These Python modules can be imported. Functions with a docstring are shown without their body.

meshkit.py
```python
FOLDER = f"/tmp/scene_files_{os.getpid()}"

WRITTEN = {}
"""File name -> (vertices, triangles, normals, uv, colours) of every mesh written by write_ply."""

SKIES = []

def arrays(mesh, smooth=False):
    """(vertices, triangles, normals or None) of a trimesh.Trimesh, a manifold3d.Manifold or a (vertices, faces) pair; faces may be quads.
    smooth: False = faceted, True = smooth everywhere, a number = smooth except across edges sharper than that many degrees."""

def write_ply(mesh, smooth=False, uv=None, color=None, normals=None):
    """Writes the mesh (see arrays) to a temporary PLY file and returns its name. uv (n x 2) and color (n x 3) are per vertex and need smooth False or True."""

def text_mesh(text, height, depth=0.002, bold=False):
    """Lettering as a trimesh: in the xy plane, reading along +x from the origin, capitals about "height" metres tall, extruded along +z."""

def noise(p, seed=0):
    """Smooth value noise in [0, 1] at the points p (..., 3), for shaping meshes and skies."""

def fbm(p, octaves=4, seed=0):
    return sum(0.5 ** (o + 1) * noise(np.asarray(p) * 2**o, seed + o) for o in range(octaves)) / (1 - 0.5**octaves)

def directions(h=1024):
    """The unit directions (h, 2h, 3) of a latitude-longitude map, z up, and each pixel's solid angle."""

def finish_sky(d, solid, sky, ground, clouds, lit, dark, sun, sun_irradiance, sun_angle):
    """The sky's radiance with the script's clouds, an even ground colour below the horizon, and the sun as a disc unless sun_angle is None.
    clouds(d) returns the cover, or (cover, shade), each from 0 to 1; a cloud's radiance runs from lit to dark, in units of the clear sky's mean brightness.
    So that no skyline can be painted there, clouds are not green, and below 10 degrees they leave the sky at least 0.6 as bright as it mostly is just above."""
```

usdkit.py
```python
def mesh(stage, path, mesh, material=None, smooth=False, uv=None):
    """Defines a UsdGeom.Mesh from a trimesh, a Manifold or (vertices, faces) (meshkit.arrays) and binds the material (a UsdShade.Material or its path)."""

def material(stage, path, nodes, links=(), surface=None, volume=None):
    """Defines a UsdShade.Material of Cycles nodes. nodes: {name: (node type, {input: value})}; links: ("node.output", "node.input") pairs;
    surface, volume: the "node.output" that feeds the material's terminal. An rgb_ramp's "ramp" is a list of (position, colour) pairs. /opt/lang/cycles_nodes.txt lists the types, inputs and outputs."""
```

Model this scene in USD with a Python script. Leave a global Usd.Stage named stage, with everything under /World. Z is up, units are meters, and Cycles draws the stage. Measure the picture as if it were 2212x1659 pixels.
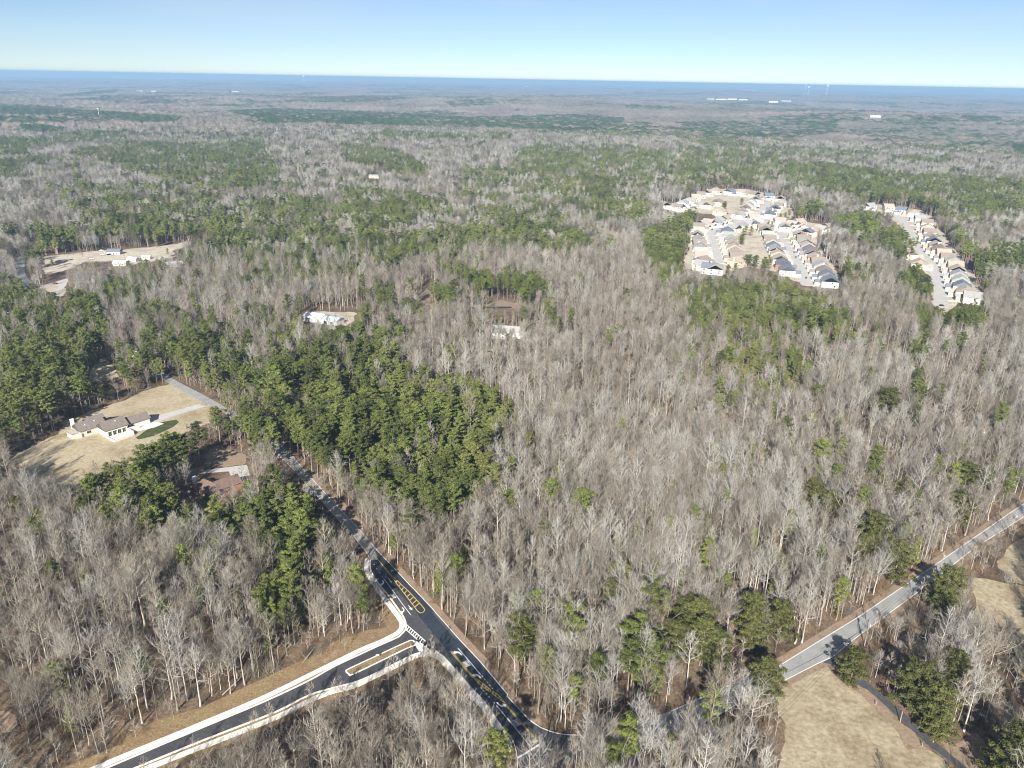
import math, random
import numpy as np, trimesh, shapely
from shapely.geometry import Polygon, LineString, MultiPoint
from shapely.ops import unary_union
import meshkit, usdkit
from pxr import Usd, UsdGeom, UsdLux, UsdShade, Gf, Sdf, Vt

stage = Usd.Stage.CreateInMemory()
UsdGeom.SetStageUpAxis(stage, 'Z'); UsdGeom.SetStageMetersPerUnit(stage, 1.0)
UsdGeom.Xform.Define(stage, '/World')
RNG = np.random.default_rng(7)

# ------------------------------------------------------------------ camera
CAM_H, PITCH, ROLL, FPX = 190.0, 0.37300, 0.01808, 778.0     # drone height, pitch down, roll, focal length in pixels of a 1024 wide frame
_f = np.array([0, math.cos(PITCH), -math.sin(PITCH)]); _r = np.array([1., 0, 0]); _u = np.cross(_r, _f)
CR, CU = math.cos(ROLL) * _r + math.sin(ROLL) * _u, math.cos(ROLL) * _u - math.sin(ROLL) * _r
CO = np.array([0, 0, CAM_H])
cam = UsdGeom.Camera.Define(stage, '/World/camera')
cam.CreateHorizontalApertureAttr(36.0); cam.CreateVerticalApertureAttr(27.0)
cam.CreateFocalLengthAttr(36.0 * FPX / 1024); cam.CreateClippingRangeAttr(Gf.Vec2f(1.0, 200000.0))
cam.CreateFStopAttr(0.0)
EXPOSURE = 1.06
cam.CreateExposureAttr(EXPOSURE)
m = np.eye(4); m[0, :3], m[1, :3], m[2, :3], m[3, :3] = CR, CU, -_f, CO
cam.AddTransformOp().Set(Gf.Matrix4d(m.tolist()))

# ------------------------------------------------------------------ sky and sun
SUN_EL, SUN_AZ = math.radians(31.0), math.radians(180 + 13.5)     # direction towards the sun: behind the camera, a little to its left
TO_SUN = np.array([math.sin(SUN_AZ) * math.cos(SUN_EL), math.cos(SUN_AZ) * math.cos(SUN_EL), math.sin(SUN_EL)])
dome = UsdLux.DomeLight.Define(stage, '/World/sky')
sky_mat = usdkit.material(stage, '/World/Looks/sky_look', {
    's': ('sky_texture', {'sky_type': 'single_scattering', 'sun_disc': False, 'sun_elevation': SUN_EL, 'sun_rotation': math.atan2(TO_SUN[0], TO_SUN[1]),
                          'altitude': 3500.0, 'air_density': 1.0, 'aerosol_density': 0.0, 'ozone_density': 4.0}),
    'tc': ('texture_coordinate', {}), 'mp': ('mapping', {'scale': (1.3, 1.3, 8.0)}), 'n': ('noise_texture', {'scale': 1.6, 'detail': 5.0, 'roughness': .55}),
    'r': ('rgb_ramp', {'ramp': [(.38, (.05,) * 3), (.70, (.34,) * 3)]}), 'mx': ('mix_color', {'blend_type': 'mix', 'b': (7.6, 7.75, 8.2), 'use_clamp': False}),
    'b': ('background_shader', {'strength': 0.05})}, [('tc.generated', 'mp.vector'), ('mp.vector', 'n.vector'), ('n.fac', 'r.fac'), ('r.color', 'mx.fac'), ('s.color', 'mx.a'), ('mx.result', 'b.color')], surface='b.background')
UsdShade.MaterialBindingAPI.Apply(dome.GetPrim()).Bind(sky_mat)
sun = UsdLux.DistantLight.Define(stage, '/World/sun')
sun.CreateIntensityAttr(1.25); sun.CreateAngleAttr(0.5); sun.CreateColorAttr(Gf.Vec3f(1.0, 0.945, 0.87)); sun.CreateNormalizeAttr(True)
z = TO_SUN; x = np.cross([0, 0, 1.], z); x /= np.linalg.norm(x); y = np.cross(z, x)
m = np.eye(4); m[0, :3], m[1, :3], m[2, :3] = x, y, z
sun.AddTransformOp().Set(Gf.Matrix4d(m.tolist()))

# ------------------------------------------------------------------ surveying: points of the 2212 x 1659 plan sheet to metres on the ground
SC = 1024 / 2212
def G(p, z=0.0):
    p = np.asarray(p, float) * SC
    d = _f + CR * ((p[..., 0] - 512) / FPX)[..., None] - CU * ((p[..., 1] - 384) / FPX)[..., None]
    t = (z - CAM_H) / d[..., 2]
    return (CO + d * t[..., None])[..., :2]
def P(q):
    q = np.asarray(q, float) - CO
    zz = np.maximum(q @ _f, 1e-3)
    return np.stack([512 + FPX * (q @ CR) / zz, 384 - FPX * (q @ CU) / zz], -1) / SC
def win(x0, y0, s): return lambda *pts: [(x0 + a * s, y0 + b * s) for a, b in pts]
C1, C2, C3 = win(0, 1106, 1 / 3), win(737.3, 1106, 1 / 3), win(1474.6, 1106, 1 / 3)
C4, C5, C6 = win(0, 553, 1 / 3), win(737.3, 553, 1 / 3), win(1474.6, 553, 1 / 3)
EE = win(1404, 388.8, .3255); K1 = win(1036.8, 1497.6, .10416); K2 = win(1656, 1296, .1302); K3 = win(784.8, 1180.8, .11392)
K4 = win(849.6, 1324.8, .1302); K5 = win(561.6, 936, .15627); K6 = win(720, 1353.6, .11067)
HA, HB, SH, LS = win(129.6, 849.6, .09765), win(388.8, 993.6, .10416), win(633.6, 633.6, .24087), win(0, 504, .1953)
FL, FR = win(0, 144, .5), win(1106, 144, .5)
D = lambda *pts: list(pts)
def gpoly(pts): return Polygon(G(pts)).buffer(0)

# ------------------------------------------------------------------ scene helpers
USED = {}
def numbered(parent, name):
    k = (parent, name); n = USED.get(k, -1) + 1; USED[k] = n
    return f'{parent}/{name}' if n == 0 else f'{parent}/{name}_{n:03d}'
def tag(prim, label=None, cat=None, group=None, kind=None):
    for k, v in (('label', label), ('category', cat), ('group', group), ('kind', kind)):
        if v: prim.SetCustomDataByKey(k, v)
    return prim
def put(name, mesh, mat, parent='/World', smooth=False):
    if hasattr(parent, 'GetPath'): parent = str(parent.GetPath())
    return usdkit.mesh(stage, numbered(parent, name), mesh, mat, smooth=smooth).GetPrim()
def thing(name, loc=(0, 0, 0), rz=0.0, parent='/World', **kw):
    x = UsdGeom.Xform.Define(stage, numbered(parent, name))
    x.AddTranslateOp().Set(Gf.Vec3d(*map(float, loc)))
    if rz: x.AddRotateZOp().Set(math.degrees(rz))
    return tag(x.GetPrim(), **kw)
def form_root():
    return stage.CreateClassPrim('/World/forms')
form_root()
def form(name):
    return UsdGeom.Xform.Define(stage, numbered('/World/forms', name)).GetPrim()
def copy_of(name, src, loc, rz=0.0, s=1.0, sz=None, **kw):
    x = UsdGeom.Xform.Define(stage, numbered('/World', name))
    x.AddTranslateOp().Set(Gf.Vec3d(*map(float, loc))); x.AddRotateZOp().Set(float(math.degrees(rz)))
    if s != 1.0 or sz: x.AddScaleOp().Set(Gf.Vec3f(float(s), float(s), float(sz or s)))
    p = x.GetPrim(); p.GetReferences().AddInternalReference(src.GetPath()); p.SetInstanceable(True)
    return tag(p, **kw)
def cat(meshes):
    vs, fs, n = [], [], 0
    for v, f in meshes:
        vs.append(v); fs.append(np.asarray(f) + n); n += len(v)
    return np.vstack(vs), np.vstack(fs)
def unit(v): return v / (np.linalg.norm(v, axis=-1, keepdims=True) + 1e-9)
def arr(tm): return np.array(tm.vertices), np.array(tm.faces)
def box(c, s, rz=0.0):
    b = trimesh.creation.box(s)
    if rz: b.apply_transform(trimesh.transformations.rotation_matrix(rz, [0, 0, 1]))
    b.apply_translation(c); return arr(b)
def tube(pts, rad, sides=6, cap=False):
    p = np.asarray(pts, float); rad = np.broadcast_to(rad, len(p))
    t = np.gradient(p, axis=0); t /= np.linalg.norm(t, axis=1, keepdims=True) + 1e-9
    a = np.cross(t, np.where(np.abs(t[:, 2:]) < 0.9, [0, 0, 1.], [1., 0, 0])); a /= np.linalg.norm(a, axis=1, keepdims=True) + 1e-9
    b = np.cross(t, a); ang = np.arange(sides) * 2 * np.pi / sides
    v = p[:, None] + rad[:, None, None] * (np.cos(ang)[None, :, None] * a[:, None] + np.sin(ang)[None, :, None] * b[:, None])
    i, j = np.meshgrid(np.arange(len(p) - 1), np.arange(sides), indexing='ij')
    q = np.stack([i * sides + j, i * sides + (j + 1) % sides, (i + 1) * sides + (j + 1) % sides, (i + 1) * sides + j], -1).reshape(-1, 4)
    f = np.vstack([q[:, [0, 1, 2]], q[:, [0, 2, 3]]])
    v = v.reshape(-1, 3)
    if cap:
        k = (len(p) - 1) * sides
        f = np.vstack([f, [[k, k + c, k + c + 1] for c in range(1, sides - 1)]])
    return v, f
def slab(poly, z0, z1):
    """A sheet or slab over a ground polygon."""
    out = []
    for g in getattr(poly, 'geoms', [poly]):
        if g.geom_type == 'Polygon' and g.area > 0.05:
            t = trimesh.creation.extrude_polygon(g.simplify(0.02), z1 - z0, engine='earcut'); t.apply_translation([0, 0, z0]); out.append(arr(t))
    return cat(out)
def ribbon(pts, w, closed=False): return LineString(list(pts) + ([pts[0]] if closed else [])).buffer(w / 2, cap_style=2, join_style=2)
def smooth_line(pts, n=6, closed=False):
    p = np.asarray(pts, float); k = len(p); out = []
    for i in range(k if closed else k - 1):
        p0 = p[i - 1] if closed or i > 0 else p[0]; p1 = p[i]; p2 = p[(i + 1) % k]; p3 = p[(i + 2) % k] if closed or i + 2 < k else p[-1]
        for t in np.arange(n) / n:
            out.append(.5 * (2 * p1 + (p2 - p0) * t + (2 * p0 - 5 * p1 + 4 * p2 - p3) * t * t + (3 * p1 - p0 - 3 * p2 + p3) * t ** 3))
    if not closed: out.append(p[-1])
    return np.array(out)

# ------------------------------------------------------------------ materials
L = '/World/Looks/'
def mat_noise(name, cols, scale, rough=.9, detail=6.0, scale2=None, amt2=.35, bump=0.0, rnd=0.0, spec=.2, stops=None):
    """Colours along a noise of the given scale (per metre), broken up by a second finer noise; rnd varies copies."""
    stops = stops or list(np.linspace(.3, .7, len(cols)))
    nodes = {'g': ('geometry', {}), 'n': ('noise_texture', {'scale': scale, 'detail': detail, 'roughness': .6}),
             'r': ('rgb_ramp', {'ramp': list(zip(stops, cols))}),
             'p': ('principled_bsdf', {'roughness': rough, 'specular_ior_level': spec})}
    links = [('g.position', 'n.vector'), ('n.fac', 'r.fac')]
    out = 'r.color'
    if scale2:
        nodes['n2'] = ('noise_texture', {'scale': scale2, 'detail': 4.0, 'roughness': .6})
        nodes['mr2'] = ('rgb_ramp', {'ramp': [(.3, (1 - amt2,) * 3), (.7, (1 + amt2,) * 3)]})
        nodes['mx2'] = ('mix_color', {'blend_type': 'multiply', 'fac': 1.0, 'use_clamp': False})
        links += [('g.position', 'n2.vector'), ('n2.fac', 'mr2.fac'), (out, 'mx2.a'), ('mr2.color', 'mx2.b')]; out = 'mx2.result'
    if rnd:
        nodes['oi'] = ('object_info', {})
        nodes['mr3'] = ('rgb_ramp', {'ramp': [(0, (1 - rnd,) * 3), (1, (1 + rnd,) * 3)]})
        nodes['mx3'] = ('mix_color', {'blend_type': 'multiply', 'fac': 1.0, 'use_clamp': False})
        links += [('oi.random', 'mr3.fac'), (out, 'mx3.a'), ('mr3.color', 'mx3.b')]; out = 'mx3.result'
    if bump:
        nodes['bp'] = ('bump', {'strength': bump, 'distance': .3}); links += [('n2.fac' if scale2 else 'n.fac', 'bp.height'), ('bp.normal', 'p.normal')]
    links.append((out, 'p.base_color'))
    return usdkit.material(stage, L + name, nodes, links, surface='p.BSDF')
def mat_plain(name, col, rough=.7, scale=1.5, amt=.12, **kw):
    c = np.array(col, float)
    return mat_noise(name, [tuple(c * (1 - amt)), tuple(c * (1 + amt))], scale, rough=rough, **kw)

M = {}
M['litter'] = mat_noise('leaf_litter', [(.06, .043, .031), (.105, .074, .051), (.175, .128, .086), (.09, .057, .038)], .05, scale2=.9, amt2=.45, bump=.6)
M['lawn'] = mat_noise('dormant_lawn', [(.25, .20, .12), (.34, .285, .185), (.40, .34, .23), (.27, .225, .13)], .05, scale2=.5, amt2=.2)
M['field'] = mat_noise('dry_pasture', [(.215, .168, .102), (.29, .24, .155), (.355, .305, .208), (.232, .192, .115)], .06, scale2=.6, amt2=.3, bump=.4)
M['clay'] = mat_noise('red_clay', [(.19, .13, .088), (.27, .20, .142), (.25, .195, .135), (.17, .12, .085)], .15, scale2=1.1, amt2=.25)
M['verge'] = mat_noise('tan_verge', [(.17, .125, .07), (.25, .19, .10), (.21, .14, .08), (.30, .23, .13)], .12, scale2=1.3, amt2=.35, bump=.5)
M['greenbed'] = mat_noise('green_ground_cover', [(.04, .055, .018), (.06, .078, .026), (.085, .09, .034)], .3, scale2=2.0, amt2=.3)
M['subdiv'] = mat_noise('dormant_yards', [(.33, .285, .215), (.41, .36, .28), (.48, .43, .35), (.36, .31, .23)], .04, scale2=.25, amt2=.2)
M['asphalt_new'] = mat_noise('new_asphalt', [(.019, .030, .043), (.026, .038, .052), (.040, .052, .064)], .09, rough=.75, scale2=.7, amt2=.22, spec=.35)
M['asphalt_mid'] = mat_noise('dark_asphalt', [(.055, .057, .063), (.070, .072, .077), (.085, .086, .088)], .1, rough=.8, scale2=.8, amt2=.2, spec=.3)
M['asphalt_side'] = mat_noise('side_asphalt', [(.046, .046, .053), (.060, .060, .066), (.075, .075, .08)], .09, rough=.8, scale2=.8, amt2=.2, spec=.3)
M['asphalt_old'] = mat_noise('old_grey_asphalt', [(.235, .24, .237), (.28, .285, .278), (.32, .32, .31)], .2, rough=.85, scale2=1.2, amt2=.12)
M['concrete'] = mat_noise('pale_concrete', [(.62, .585, .52), (.71, .68, .61), (.77, .745, .68)], .4, rough=.85, scale2=2.0, amt2=.08)
M['street'] = mat_noise('light_street', [(.40, .39, .365), (.47, .455, .43)], .1, rough=.85, scale2=.8, amt2=.1)
M['white_paint'] = mat_plain('white_road_paint', (.74, .74, .72), .6)
M['yellow_paint'] = mat_plain('yellow_road_paint', (.56, .40, .09), .6)
M['bark'] = mat_noise('grey_bark', [(.18, .158, .126), (.30, .268, .22), (.43, .40, .345)], .6, rnd=.38)
M['bark_pale'] = mat_noise('pale_bark', [(.31, .295, .26), (.41, .39, .35), (.49, .47, .425)], .5, rnd=.2)
M['twig'] = mat_noise('twigs', [(.14, .121, .092), (.21, .186, .146), (.29, .266, .218)], .02, rnd=.5)
M['twig_pale'] = mat_noise('pale_twigs', [(.30, .29, .255), (.38, .37, .33)], .02, rnd=.25)
M['pine_bark'] = mat_noise('pine_bark', [(.20, .15, .115), (.32, .26, .205)], .8, rnd=.2)
M['pine'] = mat_noise('pine_needles', [(.070, .092, .021), (.106, .127, .030), (.146, .156, .042)], .03, rnd=.42, scale2=.9, amt2=.3, rough=.6)
M['pine_dark'] = mat_noise('dark_pine_needles', [(.054, .062, .017), (.080, .087, .025), (.112, .114, .036)], .03, rnd=.2, scale2=.9, amt2=.3, rough=.6)
M['pine_light'] = mat_noise('young_pine_needles', [(.115, .142, .036), (.158, .172, .050)], .03, rnd=.22, scale2=.9, amt2=.3, rough=.6)
M['cedar'] = mat_noise('yellow_green_needles', [(.115, .125, .032), (.155, .150, .045)], .05, rnd=.2, scale2=.9, amt2=.3, rough=.6)
M['brush'] = mat_noise('dry_brush', [(.17, .11, .07), (.24, .17, .10), (.20, .16, .085)], .1, rnd=.35)
M['glass'] = usdkit.material(stage, L + 'window_glass', {'p': ('principled_bsdf', {'base_color': (.03, .035, .04), 'roughness': .08, 'specular_ior_level': .6})}, [], surface='p.BSDF')
M['black'] = mat_plain('matt_black', (.012, .012, .013), .7)
M['wood'] = mat_noise('pole_wood', [(.26, .23, .20), (.36, .33, .29)], 2.0)
M['metal_white'] = mat_plain('white_metal', (.72, .72, .70), .45)
M['metal_blue'] = mat_plain('pale_blue_metal', (.42, .52, .58), .4)
M['tyre'] = mat_plain('tyre_rubber', (.02, .02, .02), .8)
WALLS = {'white': (.80, .785, .74), 'cream': (.73, .67, .57), 'tan': (.57, .48, .37), 'beige': (.66, .585, .49), 'brick': (.34, .16, .10), 'grey': (.45, .46, .46)}
ROOFS = {'brown': (.255, .21, .18), 'tan': (.38, .325, .27), 'grey': (.31, .305, .295), 'dark blue-grey': (.155, .175, .205), 'dark red-brown': (.17, .105, .085), 'pale grey-green': (.36, .37, .33), 'grey-brown': (.19, .165, .145), 'dark brown': (.165, .112, .092)}
for k, c in WALLS.items(): M['wall_' + k] = mat_plain('siding_' + k, c, .75)
for k, c in ROOFS.items(): M['roof_' + k] = mat_noise('shingles_' + k.replace(' ', '_').replace('-', '_'), [tuple(np.array(c) * .85), tuple(np.array(c) * 1.15)], .6, rough=.9, scale2=3.0, amt2=.15)

# ------------------------------------------------------------------ terrain
def terr(x, y):
    x, y = np.asarray(x, float), np.asarray(y, float)
    r = np.hypot(x, y); ramp = np.clip((r - 1500) / 3000, 0, 1); ramp = ramp * ramp * (3 - 2 * ramp)
    q = np.stack([x / 1900, y / 1500, 0 * x], -1)
    return ramp * ((meshkit.fbm(q, 3, 5) - .5) * 110 + (meshkit.fbm(q * .16, 2, 9) - .5) * 60) - r * r / 2.2e7
FIELDS = []          # (polygon in sheet points, weight): where the pines stand, by their crowns
def pine(w, pts): FIELDS.append((shapely.Polygon(pts).buffer(0), w))
def pine_share(x, y, zc):
    q = P(np.stack([x, y, zc], -1))
    nz = meshkit.fbm(np.stack([np.asarray(x) / 55, np.asarray(y) / 55, 0 * np.asarray(x)], -1), 3, 21)
    r = np.hypot(x, y)
    far = np.clip((r - 1100) / 800, 0, 1)
    nb = meshkit.fbm(np.stack([np.asarray(x) / 420, np.asarray(y) / 420, 0 * np.asarray(x) + 3], -1), 4, 33)
    base = .035 + .12 * (nz > .62) + far * .5 * np.clip((nb - .56) / .06, 0, 1)
    w = base.copy() if hasattr(base, 'copy') else np.array(base)
    for poly, k in FIELDS:
        inside = shapely.contains_xy(poly, q[..., 0], q[..., 1])
        w = np.where(inside, np.maximum(w, np.clip(k + (nz - .5) * 1.1 * (1 - abs(k - .5)), 0.02, 1)), w)
    return w

pine(.92, D((560,850),(600,790),(640,760),(700,720),(770,700),(830,735),(900,790),(1010,800),(1060,830),(1110,870),(1090,900),(1060,960),(1040,1000),(1075,1030),(1040,1070),(960,1100),(880,1105),(800,1060),(740,1010),(690,990),(640,960),(580,920)))
pine(.88, D((0,620),(120,610),(200,640),(250,700),(210,760),(180,800),(140,850),(90,880),(0,880)))
pine(.75, D((-40,590),(45,600),(50,650),(0,680),(-40,680)))
pine(.65, D((200,600),(330,580),(350,620),(300,650),(230,640)))
pine(.5, D((330,740),(450,740),(560,740),(640,700),(600,800),(540,870),(470,880),(380,820)))
pine(.75, D((215,760),(330,720),(370,790),(300,840),(200,880),(60,950),(0,960),(0,880),(140,850)))
pine(.85, C4((1100,560),(1330,520),(1600,540),(1640,700),(1660,900),(1560,960),(1330,760),(1180,700)))
pine(.9, C4((1340,980),(1500,1000),(1600,960),(1880,1180),(1760,1240),(1620,1200),(1460,1180),(1400,1080)))
pine(.85, C4((850,1300),(1000,1220),(1120,1160),(1330,1080),(1420,1180),(1300,1320),(1100,1300),(1000,1420),(880,1400)))
pine(.72, D((130,1040),(250,1010),(360,1010),(400,1050),(520,1050),(600,1000),(640,1010),(700,1060),(740,1130),(700,1160),(660,1190),(640,1310),(560,1340),(540,1250),(580,1190),(480,1150),(380,1130),(260,1120),(140,1090)))
pine(.92, C5((600,40),(720,40),(900,80),(1010,130),(1180,150),(1370,170),(1380,210),(1200,280),(1080,280),(1000,230),(800,180),(680,110)))
pine(.9, C5((230,200),(330,210),(330,320),(240,320))); pine(.85, C5((380,290),(530,320),(530,370),(380,350))); pine(.9, C5((600,200),(740,200),(740,330),(600,310)))
pine(.8, C5((0,330),(190,340),(190,420),(0,420))); pine(.8, C5((1280,280),(1400,300),(1390,400),(1300,360)))
pine(.85, C5((660,580),(760,620),(740,720),(670,640)))
pine(.72, D((740,490),(830,500),(900,500),(1000,480),(1100,470),(1280,500),(1280,530),(1230,540),(1050,530),(900,540),(850,570),(820,570),(850,540),(740,530)))
pine(.9, D((1050,500),(1120,490),(1190,480),(1190,520),(1120,525),(1050,520))); pine(.9, D((1220,490),(1280,495),(1270,525),(1220,520)))
pine(.85, D((740,310),(800,315),(870,330),(920,360),(930,375),(880,380),(830,365),(740,345)))
pine(.75, D((740,405),(830,410),(900,420),(960,435),(900,480),(830,500),(740,470)))
pine(.8, D((1110,330),(1160,310),(1230,330),(1280,340),(1280,355),(1190,375),(1130,380)))
pine(.72, D((1170,385),(1290,365),(1330,400),(1340,440),(1320,470),(1290,430),(1220,400))); pine(.9, D((1290,420),(1330,410),(1338,440),(1320,468)))
pine(.72, D((150,330),(280,305),(420,310),(570,305),(610,380),(540,410),(450,400),(330,385),(230,350)))
pine(.68, D((430,480),(520,450),(640,420),(740,440),(740,540),(620,560),(520,540),(440,560)))
pine(.9, D((60,490),(170,490),(170,540),(60,550))); pine(.88, D((290,480),(310,465),(390,480),(390,520),(290,510)))
pine(.85, D((225,430),(290,410),(285,450),(240,450))); pine(.8, D((0,300),(60,300),(65,335),(0,335))); pine(.9, D((0,345),(50,360),(45,375),(0,372)))
pine(.7, D((155,375),(182,370),(185,415),(165,425)))
pine(.82, D((1690,360),(1760,350),(1880,365),(1990,380),(2090,380),(2240,390),(2240,450),(2130,460),(2090,480),(2060,470),(1990,450),(1950,430),(1830,420),(1750,400),(1690,380)))
pine(.88, D((1810,470),(1850,455),(1910,470),(1910,490),(1840,505))); pine(.75, D((1890,500),(1940,490),(1985,520),(1960,560),(1900,530)))
pine(.85, D((1720,440),(1780,440),(1780,480),(1720,475))); pine(.72, D((1475,345),(1560,350),(1610,380),(1600,420),(1540,415),(1475,385)))
pine(.9, D((2030,490),(2060,490),(2150,560),(2140,610),(2060,580))); pine(.75, D((2130,520),(2240,530),(2240,575),(2150,570)))
pine(.93, D((1390,500),(1430,480),(1500,455),(1545,460),(1550,475),(1500,490),(1480,540),(1475,600),(1430,620),(1395,560)))
pine(.72, D((1470,610),(1560,600),(1650,610),(1720,615),(1780,640),(1820,670),(1830,700),(1790,690),(1720,680),(1640,690),(1600,720),(1540,690),(1490,680),(1460,640)))
pine(.5, D((1480,690),(1720,690),(1800,720),(1760,800),(1700,860),(1560,870),(1490,780)))
pine(.97, D((1950,590),(1990,585),(2020,600),(2015,635),(1960,630))); pine(.97, D((2030,655),(2080,650),(2140,665),(2135,695),(2040,700),(2010,690)))
pine(.95, D((1985,640),(2015,690),(2000,760),(2003,880),(1975,880),(1972,760),(1978,680))); pine(.75, D((1820,570),(1890,570),(1895,610),(1830,610)))
pine(.9, EE((460,130),(540,125),(545,210),(470,220))); pine(.9, EE((590,110),(640,110),(640,165),(590,160))); pine(.92, EE((610,330),(680,310),(680,380),(600,440),(575,400)))
pine(.92, EE((640,500),(760,510),(800,520),(800,580),(700,595),(640,570))); pine(.9, EE((850,220),(900,215),(905,275),(850,280))); pine(.85, EE((755,290),(860,285),(850,330),(760,330))); pine(.9, EE((1040,365),(1085,370),(1085,405),(1045,405)))
pine(.85, D((1350,1360),(1440,1350),(1445,1450),(1360,1450))); pine(.8, C2((1060,850),(1240,800),(1260,900),(1120,940)))
pine(.42, D((150,440),(560,430),(1000,440),(1010,560),(740,600),(400,620),(250,560))); pine(.4, D((100,400),(500,390),(500,440),(100,450))); pine(.36, D((1000,360),(1400,380),(1400,480),(1000,480)))
pine(.62, D((1470,640),(1600,650),(1640,690),(1560,740),(1500,720))); pine(.5, D((1640,640),(1830,670),(1840,720),(1700,720))); pine(.35, D((250,640),(560,660),(700,640),(640,700),(560,740),(330,740)))
for w, pts in ((.8, FL((0,170),(200,180),(430,190),(800,215),(750,240),(600,240),(400,220),(200,210),(0,205))), (.8, FL((270,120),(520,95),(500,112),(280,128))),
               (.75, FL((960,190),(1200,180),(1500,190),(1900,210),(2212,230),(2212,265),(1900,260),(1500,250),(1100,220))), (.6, FL((1200,150),(1400,130),(1680,124),(1800,136),(1520,156))),
               (.6, FL((1920,152),(2120,132),(2160,162),(1960,176))), (.6, FL((1600,292),(1760,280),(2000,292),(2212,282),(2212,312),(1800,312))), (.9, FL((80,252),(160,248),(280,262),(260,282),(100,282))),
               (.7, FR((0,210),(268,206),(488,220),(468,280),(248,272),(0,270))), (.6, FR((700,240),(988,236),(1388,236),(1448,280),(1200,310),(848,292))), (.35, FR((1388,272),(1788,262),(2230,272),(2230,372),(1888,372),(1648,352))),
               (.8, FR((1948,210),(2108,216),(2100,240),(1908,236))), (.95, FR((2160,332),(2230,336),(2230,390),(2168,372))), (.8, FR((1628,382),(1900,402),(1868,416),(1648,404)))):
    pine(w, pts)

# the ground sheet, out to the horizon
ang = np.radians(np.concatenate([np.arange(-180, -44, 8.0), np.arange(-44, 44.1, .6), np.arange(52, 180, 8.0)])); ang = np.append(ang, np.pi)
rad = np.concatenate([[0], np.geomspace(60, 41000, 150)])
def polar(rad, ang, zf):
    R, A = np.meshgrid(rad, ang, indexing='ij'); X, Y = R * np.sin(A), R * np.cos(A)
    v = np.stack([X, Y, zf(X, Y)], -1).reshape(-1, 3); n = len(ang)
    i, j = np.meshgrid(np.arange(len(rad) - 1), np.arange(n - 1), indexing='ij'); a = i * n + j
    q = np.stack([a, a + n, a + n + 1, a + 1], -1).reshape(-1, 4)[:, ::-1]
    return v, np.vstack([q[:, [0, 1, 2]], q[:, [0, 2, 3]]])
gv, gf = polar(rad, ang, terr)
tag(put('ground', (gv, gf), M['litter'], smooth=True), kind='structure', label='brown leaf-strewn woodland ground running to the horizon')

# ------------------------------------------------------------------ clearings, roads, pavements
CLEAR, BASE_CLEAR = [], []      # seen clear in the photograph; kept free of trunks
def sheet(name, poly, z, mat, label, z0=-.2, clear=True, kind='structure'):
    if clear: BASE_CLEAR.append(poly.buffer(.6))
    return tag(put(name, slab(poly, z0, z), M[mat]), kind=kind, label=label)
def clear(pts): CLEAR.append(shapely.Polygon(pts).buffer(0))

DRYLAND = [C3((1870,1080),(2260,1100),(2260,1560),(2000,1480),(1960,1250)), C3((1880,400),(2060,220),(2300,60),(2300,1150),(2180,1080),(2100,900),(2080,780),(1990,740),(1890,700))]
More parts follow.
